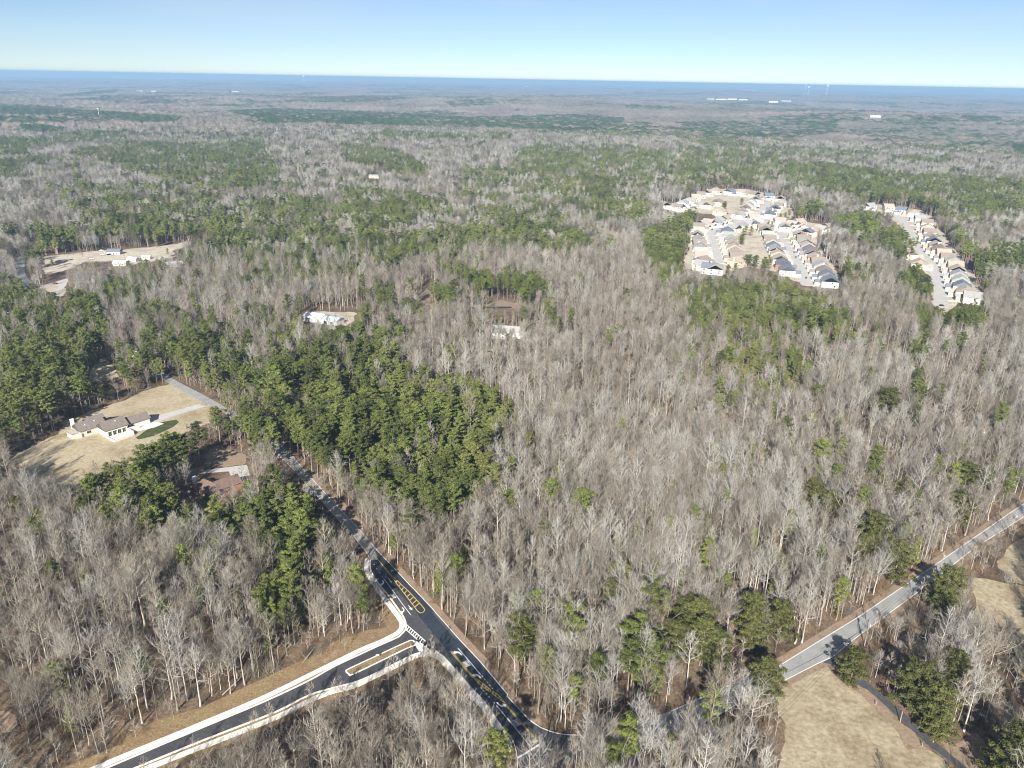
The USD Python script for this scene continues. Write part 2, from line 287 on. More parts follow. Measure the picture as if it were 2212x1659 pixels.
# main road, from the junction in front up into the pines
right = [K3((190,0))[0], *K3((430,250),(640,470),(870,720),(1010,860),(1330,1200)), *K4((710,0),(1090,430),(1430,790),(1780,1210),(1900,1350)), *K1((560,60),(820,340),(1000,530),(1100,610),(1250,710),(1450,790),(1600,830),(1780,862),(2050,872))]
left = [*K3((0,100),(60,180)), *K3((135,260),(135,420),(190,560),(330,760),(470,920),(600,1100),(740,1300),(800,1430),(802,1490)), *K4((600,560),(780,690),(900,800),(1240,1190),(1500,1470)), *K1((370,600),(520,790),(620,880),(690,1000),(740,1150),(775,1340),(778,1560))]
main_new = gpoly(right + D((1262,1640),(1180,1690)) + left[::-1][:-2] + K3((290,265)))
main_dark = gpoly(K3((200,250),(430,250),(640,470),(870,720),(950,800),(1300,1180)) + K4((650,0),(1000,400),(1200,545),(1430,792),(1780,1212),(1900,1352)) + K1((560,62),(820,342),(1000,532),(1060,590),(1000,700),(700,760),(600,870)) + K4((1500,1465),(1240,1185),(1000,900),(850,560),(380,0)) + K3((1050,1300),(590,770),(340,760),(190,558),(140,420)))
side_up = K3((800,1490)) + K6((1405,70),(1310,170),(1250,215),(900,370),(400,600),(0,790)) + C1((1990,1100),(1700,1235),(1330,1390),(750,1635),(300,1830))
side_low = K4((600,560)) + K6((1800,520),(1690,515),(1500,582),(1200,732),(800,932),(450,1082),(0,1200)) + C1((2000,1190),(1780,1300),(1320,1480),(880,1659),(520,1800))
side_poly = gpoly(side_up + side_low[::-1])
old_r = K5((-20,-160),(160,30),(350,220),(470,340),(620,520),(760,670),(900,830),(1000,930),(1110,1050),(1300,1250),(1470,1440),(1640,1640)) + K3((430,252))
old_l = K5((-190,-120),(0,60),(150,200),(300,340),(480,520),(620,680),(800,880),(960,1060),(1100,1210),(1260,1370),(1400,1560),(1480,1659)) + K3((135,262))
up_r = C4((1040,740),(1140,808),(1300,890),(1480,990)); up_l = C4((990,765),(1095,826),(1250,915),(1430,1005))
old_poly = gpoly(up_r + old_r + old_l[::-1] + up_l[::-1])
ru = C3((2700,-370),(2130,0),(1640,340),(1140,680),(620,1000),(310,1120)) + D((1450,1536),(1330,1576),(1252,1588))
rl = C3((2800,-330),(2230,20),(1900,228),(1500,537),(1110,825),(970,940),(870,985),(665,1090),(410,1216)) + D((1500,1572),(1400,1618),(1262,1645))
grey_poly = gpoly(ru + rl[::-1])
drive = gpoly(K2((930,1035),(1010,990),(1105,940)) + C3((1090,1020),(1240,1143),(1450,1318),(1650,1500),(1840,1659),(2000,1800)) + C3((1940,1800),(1790,1659),(1600,1520),(1400,1332),(1205,1157),(1040,1060),(985,995)))
all_road = unary_union([main_new, side_poly, old_poly, grey_poly, drive])
sheet('old_road', old_poly.difference(main_new), .05, 'asphalt_old', 'old pale grey two-lane road running back through the pines')
mr = sheet('new_road', main_new.difference(main_dark), .06, 'asphalt_mid', 'new asphalt road with turn lanes beside the side street')
sheet('new_road_overlay', main_dark.difference(side_poly.buffer(.05)), .064, 'asphalt_new', 'blue-black fresh asphalt band along the new road')
sr = sheet('side_street', side_poly.difference(main_new), .055, 'asphalt_side', 'dark asphalt side street between white kerbs')
gr = sheet('grey_road', grey_poly.difference(main_new), .05, 'asphalt_old', 'grey two-lane road crossing the right side by the pasture')
sheet('farm_driveway', drive.difference(grey_poly), .045, 'asphalt_mid', 'narrow dark driveway curving beside the pasture')
road_zone = unary_union([main_new, side_poly])
def line_part(name, parent, pts, w, mat, z=.085, closed=False):
    return put(name, slab(ribbon(pts, w, closed), z - .02, z), M[mat], parent)
# kerbs and pavements
kerb_l = smooth_line(G(K3((135,262),(135,420),(190,560),(330,760),(470,920),(600,1100),(740,1300),(795,1420)) + K6((1420,20),(1390,90),(1310,170),(1250,215),(900,370),(400,600),(0,790)) + C1((1990,1100),(1700,1235),(1330,1390),(750,1635),(300,1830))), 4)
kerb_r = smooth_line(G(C1((520,1800),(880,1659),(1320,1480),(1780,1300),(2000,1190)) + K6((0,1200),(450,1082),(800,932),(1200,732),(1500,582),(1690,515),(1850,505),(2000,520)) + K4((800,700),(900,800),(1240,1190),(1500,1470)) + K1((370,600),(520,790),(600,880))), 4)
tag(put('kerb', slab(ribbon(kerb_l, .62), -.2, .2), M['concrete']), kind='structure', label='white concrete kerb along the left of the new road and upper side of the side street')
tag(put('kerb', slab(ribbon(kerb_r, .62), -.2, .2), M['concrete']), kind='structure', label='white concrete kerb along the lower side of the side street and new road')
walk_l = smooth_line(G(K3((70,230),(58,320),(60,450),(130,590),(260,790),(420,1000),(600,1240),(700,1380),(735,1470)) + K6((1330,40),(1270,110),(1180,170),(900,308),(600,430),(330,560),(0,722)) + C1((1960,1082),(1700,1208),(1320,1370),(745,1608),(300,1800))), 4)
walk_r = smooth_line(G(C1((560,1820),(960,1659),(1330,1515),(1790,1332),(2010,1222)) + K6((0,1268),(350,1182),(600,1080),(1000,880),(1400,680),(1650,560),(1800,545),(1950,555),(2080,630)) + K4((780,745),(900,890),(1100,1110),(1300,1350),(1500,1560)) + K1((300,650),(400,760),(470,850),(540,900))), 4)
walk_l_poly = ribbon(walk_l, 2.0).union(gpoly(K3((690,1340),(800,1440),(803,1500),(760,1560),(690,1500))))
walk_r_poly = ribbon(walk_r, 2.0).union(gpoly(K4((660,640),(780,690),(800,760),(700,700)))).union(gpoly(K1((548,980),(630,950),(690,1190),(610,1210))))
tag(put('sidewalk', slab(walk_l_poly.difference(ribbon(kerb_l, .66)), -.2, .17), M['concrete']), kind='structure', label='pale concrete sidewalk on the upper side of the side street')
tag(put('sidewalk', slab(walk_r_poly.difference(ribbon(kerb_r, .66)), -.2, .17), M['concrete']), kind='structure', label='pale concrete sidewalk on the lower side of the side street')
BASE_CLEAR += [walk_l_poly.buffer(1.5), walk_r_poly.buffer(1.5)]
# verges
ver_l = LineString(walk_l).buffer(5.5, single_sided=False).union(LineString(kerb_l).buffer(4)).difference(unary_union([road_zone, old_poly]))
ver_r = LineString(walk_r).buffer(3.2).union(LineString(kerb_r).buffer(2.5)).difference(unary_union([road_zone, old_poly]))
upper_band = gpoly(C1((2212,820),(1960,960),(1640,1110),(1320,1260),(1000,1360),(780,1470),(745,1600),(1320,1370),(1700,1205),(1960,1080),(2212,940)) + K6((600,400),(1150,160),(1250,60),(1200,0),(700,60)))
tag(put('verge', slab(ver_l.union(upper_band).difference(road_zone), -.2, .03), M['verge']), kind='structure', label='tan dry grass verge above the side street')
tag(put('verge', slab(ver_r.difference(ver_l).difference(upper_band), -.2, .026), M['verge']), kind='structure', label='narrow tan grass verge below the side street')
BASE_CLEAR += [upper_band, LineString(walk_l).buffer(4)]
ver_m = LineString(G(right[3:-6])).buffer(4.2).difference(main_new).difference(gpoly(left + left[:1])) if False else LineString(G(right[:-5])).buffer(2.8).difference(unary_union([main_new, old_poly]))
tag(put('verge', slab(ver_m, -.2, .022), M['clay']), kind='structure', label='bare orange clay verge along the right of the new road'); BASE_CLEAR.append(LineString(G(right[:-5])).buffer(2.0))
ver_g = LineString(G(ru[:-3])).buffer(2.8).union(LineString(G(rl[:-3])).buffer(2.5)).difference(unary_union([grey_poly, main_new, drive]))
tag(put('verge', slab(ver_g, -.2, .024), M['clay']), kind='structure', label='orange clay verge along both sides of the grey road'); BASE_CLEAR.append(LineString(G(ru)).buffer(2.6))
ver_o = LineString(G(old_r[2:])).buffer(4).difference(unary_union([old_poly, main_new]))
tag(put('verge', slab(ver_o.difference(ver_m), -.2, .018), M['clay']), kind='structure', label='red clay strip beside the old grey road under the pines')
# median and corner island
median = Polygon(smooth_line(G(K6((235,870),(285,930),(380,945),(900,700),(1400,455),(1590,375),(1605,330),(1580,280),(1520,268),(1420,300),(900,540),(320,810))), 5, True)).buffer(0)
BASE_CLEAR.append(median)
tag(put('median_kerb', slab(median.difference(median.buffer(-.5)), -.2, .2), M['concrete']), kind='structure', label='white kerb ring around the long median of the side street')
tag(put('median', slab(median.buffer(-.5), -.2, .15), M['verge']), kind='structure', label='dry grass median island in the side street')
corner = gpoly(K6((1600,285),(1690,310),(1830,415),(1990,520),(2010,545),(1850,500),(1690,508),(1600,372)))
tag(put('corner_island', slab(corner, -.2, .14), M['concrete']), kind='structure', label='pale concrete corner island between crosswalk and stop line')
# road paint
for k in (right[1:7], right[7:]): pass
edge = ribbon(G(right[:-1]), .26); line_part('edge_line', mr, G(right), .26, 'white_paint'); line_part('edge_line', mr, G(K1((605,870),(690,1000),(740,1150),(772,1340),(774,1560))), .22, 'white_paint')
for a in (K4((205,178),(400,345),(780,682)), K4((205,270),(400,440),(560,575))): line_part('crosswalk_line', mr, G(a), .3, 'white_paint')
for t in np.linspace(.12, .8, 11):
    a = G(K4((205 + 470 * t, 178 + 412 * t))[0]); b = G(K4((205 + 470 * t - 42, 178 + 412 * t + 60))[0]); line_part('crosswalk_bar', mr, [a, b], .42, 'white_paint', .088)
for k in (K3((285,255),(540,585),(800,920),(1030,1225),(1080,1262),(1140,1245),(1168,1200),(1110,1120),(860,850),(560,570),(292,262)), ):
    line_part('yellow_outline', mr, G(k), .28, 'yellow_paint')
for t in (.12, .25, .36, .47, .58, .69, .8, .9):
    a = (560 + 560 * t, 585 + 545 * t); b = (560 + 470 * t, 610 + 590 * t)
    line_part('yellow_bar', mr, [G(K3(a)[0]), G(K3(b)[0])], .4 if t > .2 else .6, 'yellow_paint', .088)
line_part('yellow_line', mr, G(K5((1440,1530),(1530,1640)) + K3((150,130),(290,262),(400,400))), .2, 'yellow_paint', .09)
line_part('lane_line', mr, G(K3((385,605),(550,825),(760,1115),(902,1300))), .22, 'white_paint')
for a, b in (((195,335),(212,352)), ((250,410),(265,430)), ((305,490),(320,512)), ((355,565),(370,585))): line_part('lane_dash', mr, G(K3(a, b)), .25, 'white_paint')
for o in (-7, 7): line_part('yellow_line', mr, G(K4((960 + o, 635 - o), (1140 + o, 850 - o), (1320 + o, 1062 - o))), .2, 'yellow_paint')
line_part('yellow_outline', mr, G(K4((1320,1062),(1400,1105),(1500,1180),(1612,1268),(1605,1305),(1540,1262),(1420,1170),(1330,1068))), .22, 'yellow_paint')
line_part('yellow_outline', mr, G(K4((1640,1330),(1650,1302),(1730,1345),(1790,1410),(1862,1500),(1780,1440),(1700,1380),(1640,1330))), .22, 'yellow_paint')
for a, b in (((1408,1160),(1432,1130)), ((1470,1205),(1490,1172)), ((1520,1245),(1545,1215)), ((1565,1275),(1590,1250)), ((1690,1370),(1710,1335)), ((1745,1410),(1765,1385))): line_part('yellow_bar', mr, G(K4(a, b)), .3, 'yellow_paint', .088)
for o in (-8, 8): line_part('yellow_line', mr, G(K1((500 + o, 205 - o), (850 + o, 605 - o), (1205 + o, 1015 - o))), .18, 'yellow_paint')
line_part('lane_line', mr, G(K4((1072,580),(1260,795),(1446,1018))), .2, 'white_paint')
for a, b in (((1470,1040),(1485,1058)), ((1510,1090),(1526,1108)), ((1552,1140),(1568,1158)), ((1592,1190),(1610,1208)), ((1635,1240),(1650,1258)), ((1450,1232),(1465,1248)), ((1492,1280),(1508,1298)), ((1538,1330),(1554,1348)), ((1580,1380),(1592,1396)), ((1665,1480),(1682,1498))): line_part('lane_dash', mr, G(K4(a, b)), .28, 'white_paint')
line_part('lane_line', mr, G(K1((345,260),(720,705),(1078,1140))), .22, 'white_paint')
line_part('stop_line', mr, G(K1((775,1348),(1240,1065))), .65, 'white_paint', .09)
for k in (old_r[2:-1],): line_part('edge_line', '/World/old_road', G(k), .2, 'white_paint', .075)
line_part('edge_line', '/World/old_road', G(old_l[2:]), .2, 'white_paint', .075)
line_part('yellow_line', '/World/old_road', (G(old_l[3:12]) + G(old_r[2:11])) / 2, .3, 'yellow_paint', .075)
line_part('edge_line', gr, G(ru[:-2]) , .24, 'white_paint', .075); line_part('edge_line', gr, G(rl[:-2]), .24, 'white_paint', .075)
line_part('tar_seam', gr, G(K2((300,1220),(620,1060),(900,915),(1150,780),(1600,490))), .16, 'asphalt_mid', .072)  # thin dark line drawn along the grey road
def arrow(at, heading, kind, s=1.0):
    """Painted lane arrow: heading = travel direction on the ground; kind straight, left or right."""
    h = np.asarray(heading) / np.linalg.norm(heading); n = np.array([h[1], -h[0]])            # n: to the driver's right
    if kind == 'straight': pts = [(-.12, -1.2), (.12, -1.2), (.12, .3), (.5, .3), (0, 1.4), (-.5, .3), (-.12, .3)]
    else:
        pts = [(-.55, -1.3), (-.22, -1.3), (-.18, -.3), (.05, .2), (.45, .35), (.45, -.15), (1.15, .55), (.45, 1.25), (.45, .8), (-.15, .6), (-.5, -.1)]
        if kind == 'left': pts = [(-a, b) for a, b in pts]
    p = Polygon([at + s * 1.35 * (n * a + h * b) for a, b in pts]).buffer(0)
    put('painted_arrow', slab(p, .07, .092), M['white_paint'], mr)
down = G(K3((902,1300))[0]) - G(K3((385,605))[0])
for p, k in ((K3((368,690)), 'right'), (K3((510,645)), 'straight'), (K3((752,1212)), 'right'), (K3((890,1160)), 'straight')): arrow(G(p[0]), down, k)
up = G(K4((1072,580))[0]) - G(K4((1446,1018))[0])
for p in K4((1075,660), (1390,1040)): arrow(G(p), up, 'left')
dn = G(K1((1205,1015))[0]) - G(K1((500,205))[0])
for p in K1((435,245), (1070,990)): arrow(G(p), dn, 'left')
def only(at, heading):
    h = np.asarray(heading) / np.linalg.norm(heading); n = np.array([h[1], -h[0]])
    t = meshkit.text_mesh('ONLY', 1.0, .02, bold=True); v = np.array(t.vertices); v[:, 0] -= v[:, 0].mean(); v[:, 0] *= 2.2 / np.ptp(v[:, 0]); v[:, 1] = (v[:, 1] - .5) * 2.7
    w = np.zeros_like(v); w[:, :2] = at + v[:, :1] * n + v[:, 1:2] * h; w[:, 2] = .07 + v[:, 2]
    put('painted_word', (w, np.array(t.faces)), M['white_paint'], mr)
only(G(K3((560,945))[0]), down); only(G(K4((1215,840))[0]), up); only(G(K1((760,612))[0]), dn)

# fields, lawns and yards
RAG = {'field': 2.2, 'lawn': 2.0, 'clay': 2.4, 'subdiv': 3.0, 'greenbed': .5, 'street': .3}
def ragged(poly, amp):
    """The same plot with a worn, wavering edge."""
    if poly.geom_type != 'Polygon': poly = max(poly.geoms, key=lambda g_: g_.area)
    c = np.array(poly.segmentize(1.8).exterior.coords)[:-1]
    n1 = meshkit.fbm(np.column_stack([c / 7.0, np.zeros(len(c))]), 3, 51) - .5; n2 = meshkit.fbm(np.column_stack([c / 7.0, np.full(len(c), 9.)]), 3, 52) - .5
    return Polygon(c + np.column_stack([n1, n2]) * amp * 2.4).buffer(0)
def land(name, pts, z, mat, label, vis=True, grow=0):
    p = ragged(gpoly(pts), RAG.get(mat, 1.0)).difference(all_road)
    if vis: clear(pts)
    return sheet(name, p if not grow else p.buffer(grow).difference(all_road), z, mat, label)
land('pasture', C3((665,1100),(870,995),(960,1005),(1010,1060),(1120,1140),(1200,1165),(1400,1345),(1600,1535),(1780,1670),(1900,1850),(560,1850),(640,1620),(650,1400),(620,1250)), .012, 'field', 'dry tan pasture at the lower right beside the driveway')
land('clay_bank', C3((1000,1040),(1100,1110),(1215,1160),(1400,1345),(1600,1535),(1480,1530),(1300,1330),(1180,1210),(1060,1130)), .03, 'clay', 'red clay bank along the pasture side of the driveway')
land('dry_meadow', C3((2065,250),(2260,120),(2260,490),(2150,450),(2040,360)), .012, 'field', 'tan meadow above the hedge at the right edge')
land('dry_meadow', C3((1880,430),(2000,440),(2270,490),(2270,760),(2120,755),(2000,735),(1880,705),(1895,560)), .014, 'field', 'tan meadow with clay patches right of the dark pines')
land('dry_meadow', C3((2130,790),(2280,740),(2280,1100),(2190,1080),(2120,950)), .012, 'field', 'tan meadow low on the right edge')
land('clay_yard', C3((1470,1330),(1600,1430),(1760,1480),(1900,1410),(1960,1480),(2000,1600),(1980,1720),(1900,1720),(1850,1655),(1660,1490)), .012, 'clay', 'reddish bare yard right of the driveway under the pines')
land('house_lawn', C4((1100,840),(1320,975),(1370,1060),(1100,1165),(1010,1200),(880,1270),(860,1340),(660,1370),(640,1400),(480,1460),(280,1440),(150,1390),(60,1340),(300,1200),(420,1150),(450,1070),(640,1000),(800,950),(960,880)), .012, 'lawn', 'wide dormant tan lawn around the long ranch house', grow=3)
land('lawn_strip', C4((880,1180),(930,1140),(1040,1080),(1140,1060),(1160,1075),(1120,1110),(1000,1165),(900,1190)), .05, 'greenbed', 'long green bed beside the ranch house forecourt')
land('house_driveway', C4((890,1105),(1000,1040),(1200,985),(1290,960),(1330,975),(1100,1045),(960,1100),(900,1135)), .045, 'street', 'pale driveway from the old road to the ranch house')
land('small_lawn', C4((560,760),(620,710),(700,680),(740,720),(770,810),(620,815)), .012, 'lawn', 'small tan-green lawn among the dark pines')
land('clay_slope', C4((1320,1360),(1340,1310),(1390,1230),(1500,1250),(1600,1290),(1600,1350),(1450,1370)), .012, 'clay', 'bare red slope above the brown-roofed house')
land('clay_slope', C4((1130,1460),(1220,1390),(1320,1360),(1300,1440),(1260,1450)), .014, 'clay', 'eroded red bank left of the brown-roofed house', vis=False)
land('house_pad', C4((1300,1410),(1340,1388),(1450,1372),(1600,1354),(1625,1430),(1580,1470),(1510,1455),(1480,1395)), .03, 'street', 'pale gravel pad beside the brown-roofed house', vis=False); clear(C4((1290,1410),(1450,1375),(1620,1355),(1625,1440),(1500,1470),(1490,1490),(1380,1460)))
land('shed_yard', SH((90,200),(150,160),(420,165),(560,165),(545,230),(480,290),(440,300),(380,275),(100,230)), .012, 'subdiv', 'bare tan yard around the long white shed')
land('clay_clearing', SH((1560,115),(1760,90),(1860,60),(2010,90),(2000,125),(1960,135),(1640,122)), .012, 'clay', 'bare tan clearing behind the pines at the pond'); land('clay_clearing', C5((480,280),(560,210),(600,250),(560,320)), .012, 'clay', 'small reddish clearing left of the clearing by the pond')
land('settlement_yard', LS((470,260),(900,210),(1100,190),(1330,180),(1700,150),(2100,95),(2110,130),(1900,190),(1950,260),(1500,340),(1290,350),(1230,310),(950,310),(700,420),(480,460)), .012, 'subdiv', 'bare tan ground of the settlement at the left')
land('settlement_yard', LS((430,590),(740,500),(770,510),(720,600),(700,720),(560,670)), .012, 'subdiv', 'tan yard with pale driveway near the bend of the left road')
land('dirt_drive', LS((450,580),(740,505),(760,520),(700,620),(560,675),(550,655),(660,600),(640,545),(470,600)), .03, 'street', 'pale looping dirt driveway by the left road')
bend = smooth_line(G(LS((420,130),(330,200),(240,280),(215,380),(235,480),(310,570),(420,690))), 5)
bend_poly = LineString(bend).buffer(4.5); BASE_CLEAR.append(bend_poly.buffer(2)); clear(LS((180,330),(290,240),(270,380),(300,480),(330,560),(270,560),(190,460)))
tag(put('bend_road', slab(bend_poly, -.2, .05), M['asphalt_old']), kind='structure', label='pale grey road bending past the left settlement')
land('pale_yard', FR((940,222),(1050,220),(1180,218),(1180,226),(1060,230),(950,228)), .012, 'subdiv', 'far pale clearing in the right distance', vis=False)
WEST = EE((60,165),(180,150),(280,100),(400,60),(640,60),(780,90),(900,125),(930,180),(975,240),(880,270),(1000,275),(1225,305),(1220,345),(1115,375),(1110,430),(1200,540),(1285,680),(1225,720),(1130,690),(1040,700),(940,660),(870,620),(800,600),(640,570),(500,625),(440,630),(330,595),(225,585),(230,480),(250,350),(300,290),(450,270),(430,225),(150,215))
EAST = EE((1390,175),(1500,160),(1800,200),(1900,265),(1910,300),(1990,420),(2070,520),(2160,650),(2220,800),(2170,815),(2040,820),(1960,890),(1870,830),(1885,700),(1820,600),(1710,570),(1690,480),(1790,510),(1700,340),(1640,290),(1540,225),(1400,195))
land('west_subdivision_yards', WEST, .012, 'subdiv', 'pale dormant yards of the western housing estate'); land('east_subdivision_yards', EAST, .012, 'subdiv', 'pale dormant yards of the eastern housing row')
STREETS = [('west loop street', EE((395,335),(408,400),(432,470),(460,545))), ('middle street', EE((845,365),(885,420),(935,480),(985,560),(1022,640),(1040,695))), ('north street', EE((720,255),(745,210),(790,160),(805,135))),
           ('joining street', EE((250,190),(330,170),(420,175))), ('cross street', EE((395,335),(480,318),(570,285),(650,268),(720,255),(790,300),(845,365),(920,350),(1010,330),(1100,320))), ('east street', EE((1640,235),(1690,290),(1740,380),(1800,480),(1865,560),(1905,640),(1925,740),(1935,840)))]
street_polys = []
tag(put('pond', slab(gpoly(SH((1575,124),(1700,119),(1955,119),(1965,131),(1800,135),(1600,136))), -.2, .03), usdkit.material(stage, L + 'pond_water', {'p': ('principled_bsdf', {'base_color': (.03, .045, .05), 'roughness': .06, 'ior': 1.33})}, [], surface='p.BSDF')), kind='structure', label='narrow dark pond before the tan clearing in the wood')
land('clay_clearing', C1((-60,1280),(60,1285),(120,1320),(130,1410),(-60,1430)), .012, 'clay', 'small reddish clearing at the lower left edge')
for nm, pts in STREETS:
    s = LineString(smooth_line(G(pts), 5)).buffer(5.8)
    s2 = s.difference(unary_union(street_polys)) if street_polys else s
    street_polys.append(s)
    tag(put('estate_street', slab(s2, -.2, .045), M['street']), kind='structure', label=f'pale grey {nm} of the housing estate'); BASE_CLEAR.append(s)

# ------------------------------------------------------------------ haze
hz = usdkit.material(stage, L + 'haze_air', {'v': ('principled_volume', {'color': (.45, .71, .97), 'density': 0.9e-4, 'anisotropy': .12})}, [], volume='v.volume')
hz_low = float(gv[:, 2].min()) - 1.2; hb = trimesh.creation.box([90000, 90000, 200 - hz_low]); hb.apply_translation([0, 0, (200 + hz_low) / 2])
tag(put('haze', arr(hb), hz), kind='stuff', label='thin blue winter haze over the forest')
# kept clear of tree crowns as seen in the photograph: the roads
for pts_, gr_ in ((K3((300,240),(430,250),(640,470),(870,720),(1010,860),(1330,1200),(1740,1643)) + K4((1090,430),(1430,790),(1780,1210)) + K1((560,62),(820,342),(1000,532),(1250,712),(1180,1000),(1240,1065),(775,1345),(690,1000),(520,790),(370,600),(-60,160)) + K4((1240,1190),(900,800),(780,690)) + K4((740,760),(560,690),(330,720),(0,870)) + C1((2010,1222),(1790,1332),(1330,1515),(960,1659),(600,1800),(300,1800),(745,1600),(1320,1365),(1700,1205),(1960,1080)) + K6((0,700),(600,415),(1180,155),(1270,90)) + K3((690,1380),(420,1020),(170,690),(120,450),(130,270)), 0),
                  (C3((2212,-30),(2130,0),(1640,340),(1140,680),(620,1000),(665,1090),(870,985),(970,940),(1110,825),(1500,537),(1900,228),(2212,40)), 0), (K5((240,280),(350,220),(470,340),(640,530),(600,560),(420,470)), 0), (K5((860,930),(1000,930),(1110,1050),(1330,1280),(1240,1270)), 0), (K5((420,420),(620,520),(900,830),(1110,1050),(1300,1250),(1470,1440),(1640,1640),(1560,1659),(1390,1470),(1200,1260),(1000,1050),(760,790),(560,590),(400,430)), 0), (HB((380,290),(980,150),(1170,180),(1460,130),(1470,400),(1030,430),(1000,520),(760,600),(480,640),(370,600),(360,400)), 0), (K5((1400,1520),(1480,1450),(1640,1640),(1560,1659)), 0), (C4((1095,826),(1140,808),(1300,890),(1480,990),(1440,1000),(1300,940)), 0),
                  (K6((600,400),(1150,160),(1200,20),(1000,90),(700,260),(400,420)), 0), (C1((1960,1060),(2212,930),(2212,880),(1960,1010),(1640,1150),(1320,1300),(1000,1430),(760,1560),(745,1600),(1320,1365)), 0)):
    CLEAR.append(shapely.Polygon(pts_).buffer(0).buffer(4))
CLEAR.append(shapely.Polygon(C3((1205,1155),(1240,1145),(1450,1320),(1650,1500),(1840,1659),(1790,1659),(1600,1520),(1400,1330))).buffer(3)); CLEAR.append(shapely.Polygon(C4((880,1180),(930,1140),(1040,1080),(1140,1060),(1160,1075),(1120,1110),(1000,1165),(900,1190))).buffer(9)); CLEAR.append(shapely.Polygon(HB((380,290),(980,150),(1170,180),(1030,430),(1000,520),(760,600),(480,640),(370,600),(360,400))).buffer(11))
# ------------------------------------------------------------------ buildings
BUILT = []
def gable(Lx, Wy, h, rh, over=.45, c=(0, 0), z=0.0, hip=0.0):
    """(walls, roof) of a block with its ridge along x, centred on c. hip: how far the ridge ends are drawn in."""
    a, b = Lx / 2, Wy / 2
    v = [(-a, -b, 0), (a, -b, 0), (a, b, 0), (-a, b, 0), (-a, -b, h), (a, -b, h), (a, b, h), (-a, b, h)]
    f = [(0, 1, 5), (0, 5, 4), (1, 2, 6), (1, 6, 5), (2, 3, 7), (2, 7, 6), (3, 0, 4), (3, 4, 7)]
    if not hip: v += [(-a, 0, h + rh), (a, 0, h + rh)]; f += [(4, 8, 7)[::-1], (5, 6, 9)]
    else: f += [(4, 5, 6), (4, 6, 7)]
    W = np.array(v, float) + [c[0], c[1], z]
    k = rh / b; A, B = a + over, b + over; he = h - over * k + .06; t = .22; hr = h + rh + .06; q = A - hip
    base = [(-A, -B, he), (A, -B, he), (A, B, he), (-A, B, he), (-q, 0, hr), (q, 0, hr)]
    top = [(x_, y_, z_ + t) for x_, y_, z_ in base]; rv = np.array(base + top, float) + [c[0], c[1], z]
    faces = [(6, 7, 11, 10), (8, 9, 10, 11), (0, 4, 5, 1), (2, 5, 4, 3)]; tri = [(7, 8, 11), (9, 6, 10), (1, 5, 2), (3, 4, 0)]
    ring = [(0, 1, 7, 6), (2, 3, 9, 8), (1, 2, 8, 7), (3, 0, 6, 9)]
    rf = [t_ for q_ in faces + ring for t_ in (q_[:3], (q_[0], q_[2], q_[3]))] + tri
    return (W, np.array(f)), (rv, np.array(rf))
def openings(parent, spots, mat='glass', name='window', t=.08):
    """Windows or doors: (x, y, z, width, height, facing angle), each a shallow framed box proud of its wall."""
    for x_, y_, z_, w_, h_, an in spots:
        p = put(name, box((x_, y_, z_), (w_, t, h_), an), M[mat], parent)
        if name == 'window' and w_ > 1.1:
            fr = [box((0, 0, s * (h_ / 2 + .06)), (w_ + .24, t + .06, .12)) for s in (-1, 1)] + [box((s * (w_ / 2 + .06), 0, 0), (.12, t + .06, h_)) for s in (-1, 1)] + [box((0, 0, 0), (.06, t + .03, h_))]
            v, f = cat(fr); R = np.array([[math.cos(an), -math.sin(an), 0], [math.sin(an), math.cos(an), 0], [0, 0, 1]])
            put('frame', (v @ R.T + [x_, y_, z_], f), M['metal_white'], p)
HOUSE_FORMS = []
def estate_house(wall, roof, along, chim):
    f = form('house_form'); W, Dp = (12.5, 13.5); h = 5.4
    wl, rf = gable(Dp if along else W, W if along else Dp, h, 3.4) if not along else gable(W, Dp, h, 3.6)
    # local -y is the street side; along: ridge runs along the street
    if not along:
        R = np.array([[0, -1, 0], [1, 0, 0], [0, 0, 1.]]); wl, rf = (wl[0] @ R.T, wl[1]), (rf[0] @ R.T, rf[1]); W, Dp = Dp * 0 + 13.5, 12.5
        W, Dp = 13.5, 12.5
    put('wall', wl, M['wall_' + wall], f); put('roof', rf, M['roof_' + roof], f)
    gw, gr_ = gable(6.2, 6.4, 3.0, 2.0); R = np.array([[0, -1, 0], [1, 0, 0], [0, 0, 1.]])
    off = np.array([-W / 2 + 3.4, -Dp / 2 - 1.6, 0]) if along else np.array([-W / 2 + 3.3, -Dp / 2 - 1.6, 0])
    put('garage', (gw[0] @ R.T + off, gw[1]), M['wall_' + wall], f); put('garage_roof', (gr_[0] @ R.T + off, gr_[1]), M['roof_' + roof], f)
    put('garage_door', box((off[0], off[1] - 3.14, 1.25), (4.9, .1, 2.4)), M['metal_white'], f)
    put('door', box((W / 2 - 4.2, -Dp / 2 - .04, 1.1), (1.1, .1, 2.2)), M['roof_dark red-brown'], f)
    sp = [(x_, -Dp / 2 - .03, 4.0, 1.3, 1.5, 0) for x_ in (-W / 4, 0.4, W / 4 + .6)] + [(x_, Dp / 2 + .03, z_, 1.4, 1.4, 0) for x_ in (-W / 4, W / 4) for z_ in (1.5, 4.0)]
    sp += [(s * (W / 2 + .03), y_, z_, 1.0, 1.3, math.pi / 2) for s in (-1, 1) for y_, z_ in ((1.5, 4.0), (3.5, 1.5))] + [(W / 2 - 2.2, -Dp / 2 - .03, 1.4, 1.6, 1.5, 0)]
    openings(f, sp)
    if chim: put('chimney', box((W / 2 + .55, 1.0, 4.6), (1.0, 1.6, 9.2)), M['wall_' + wall], f)
    HOUSE_FORMS.append((f, wall, roof, along))
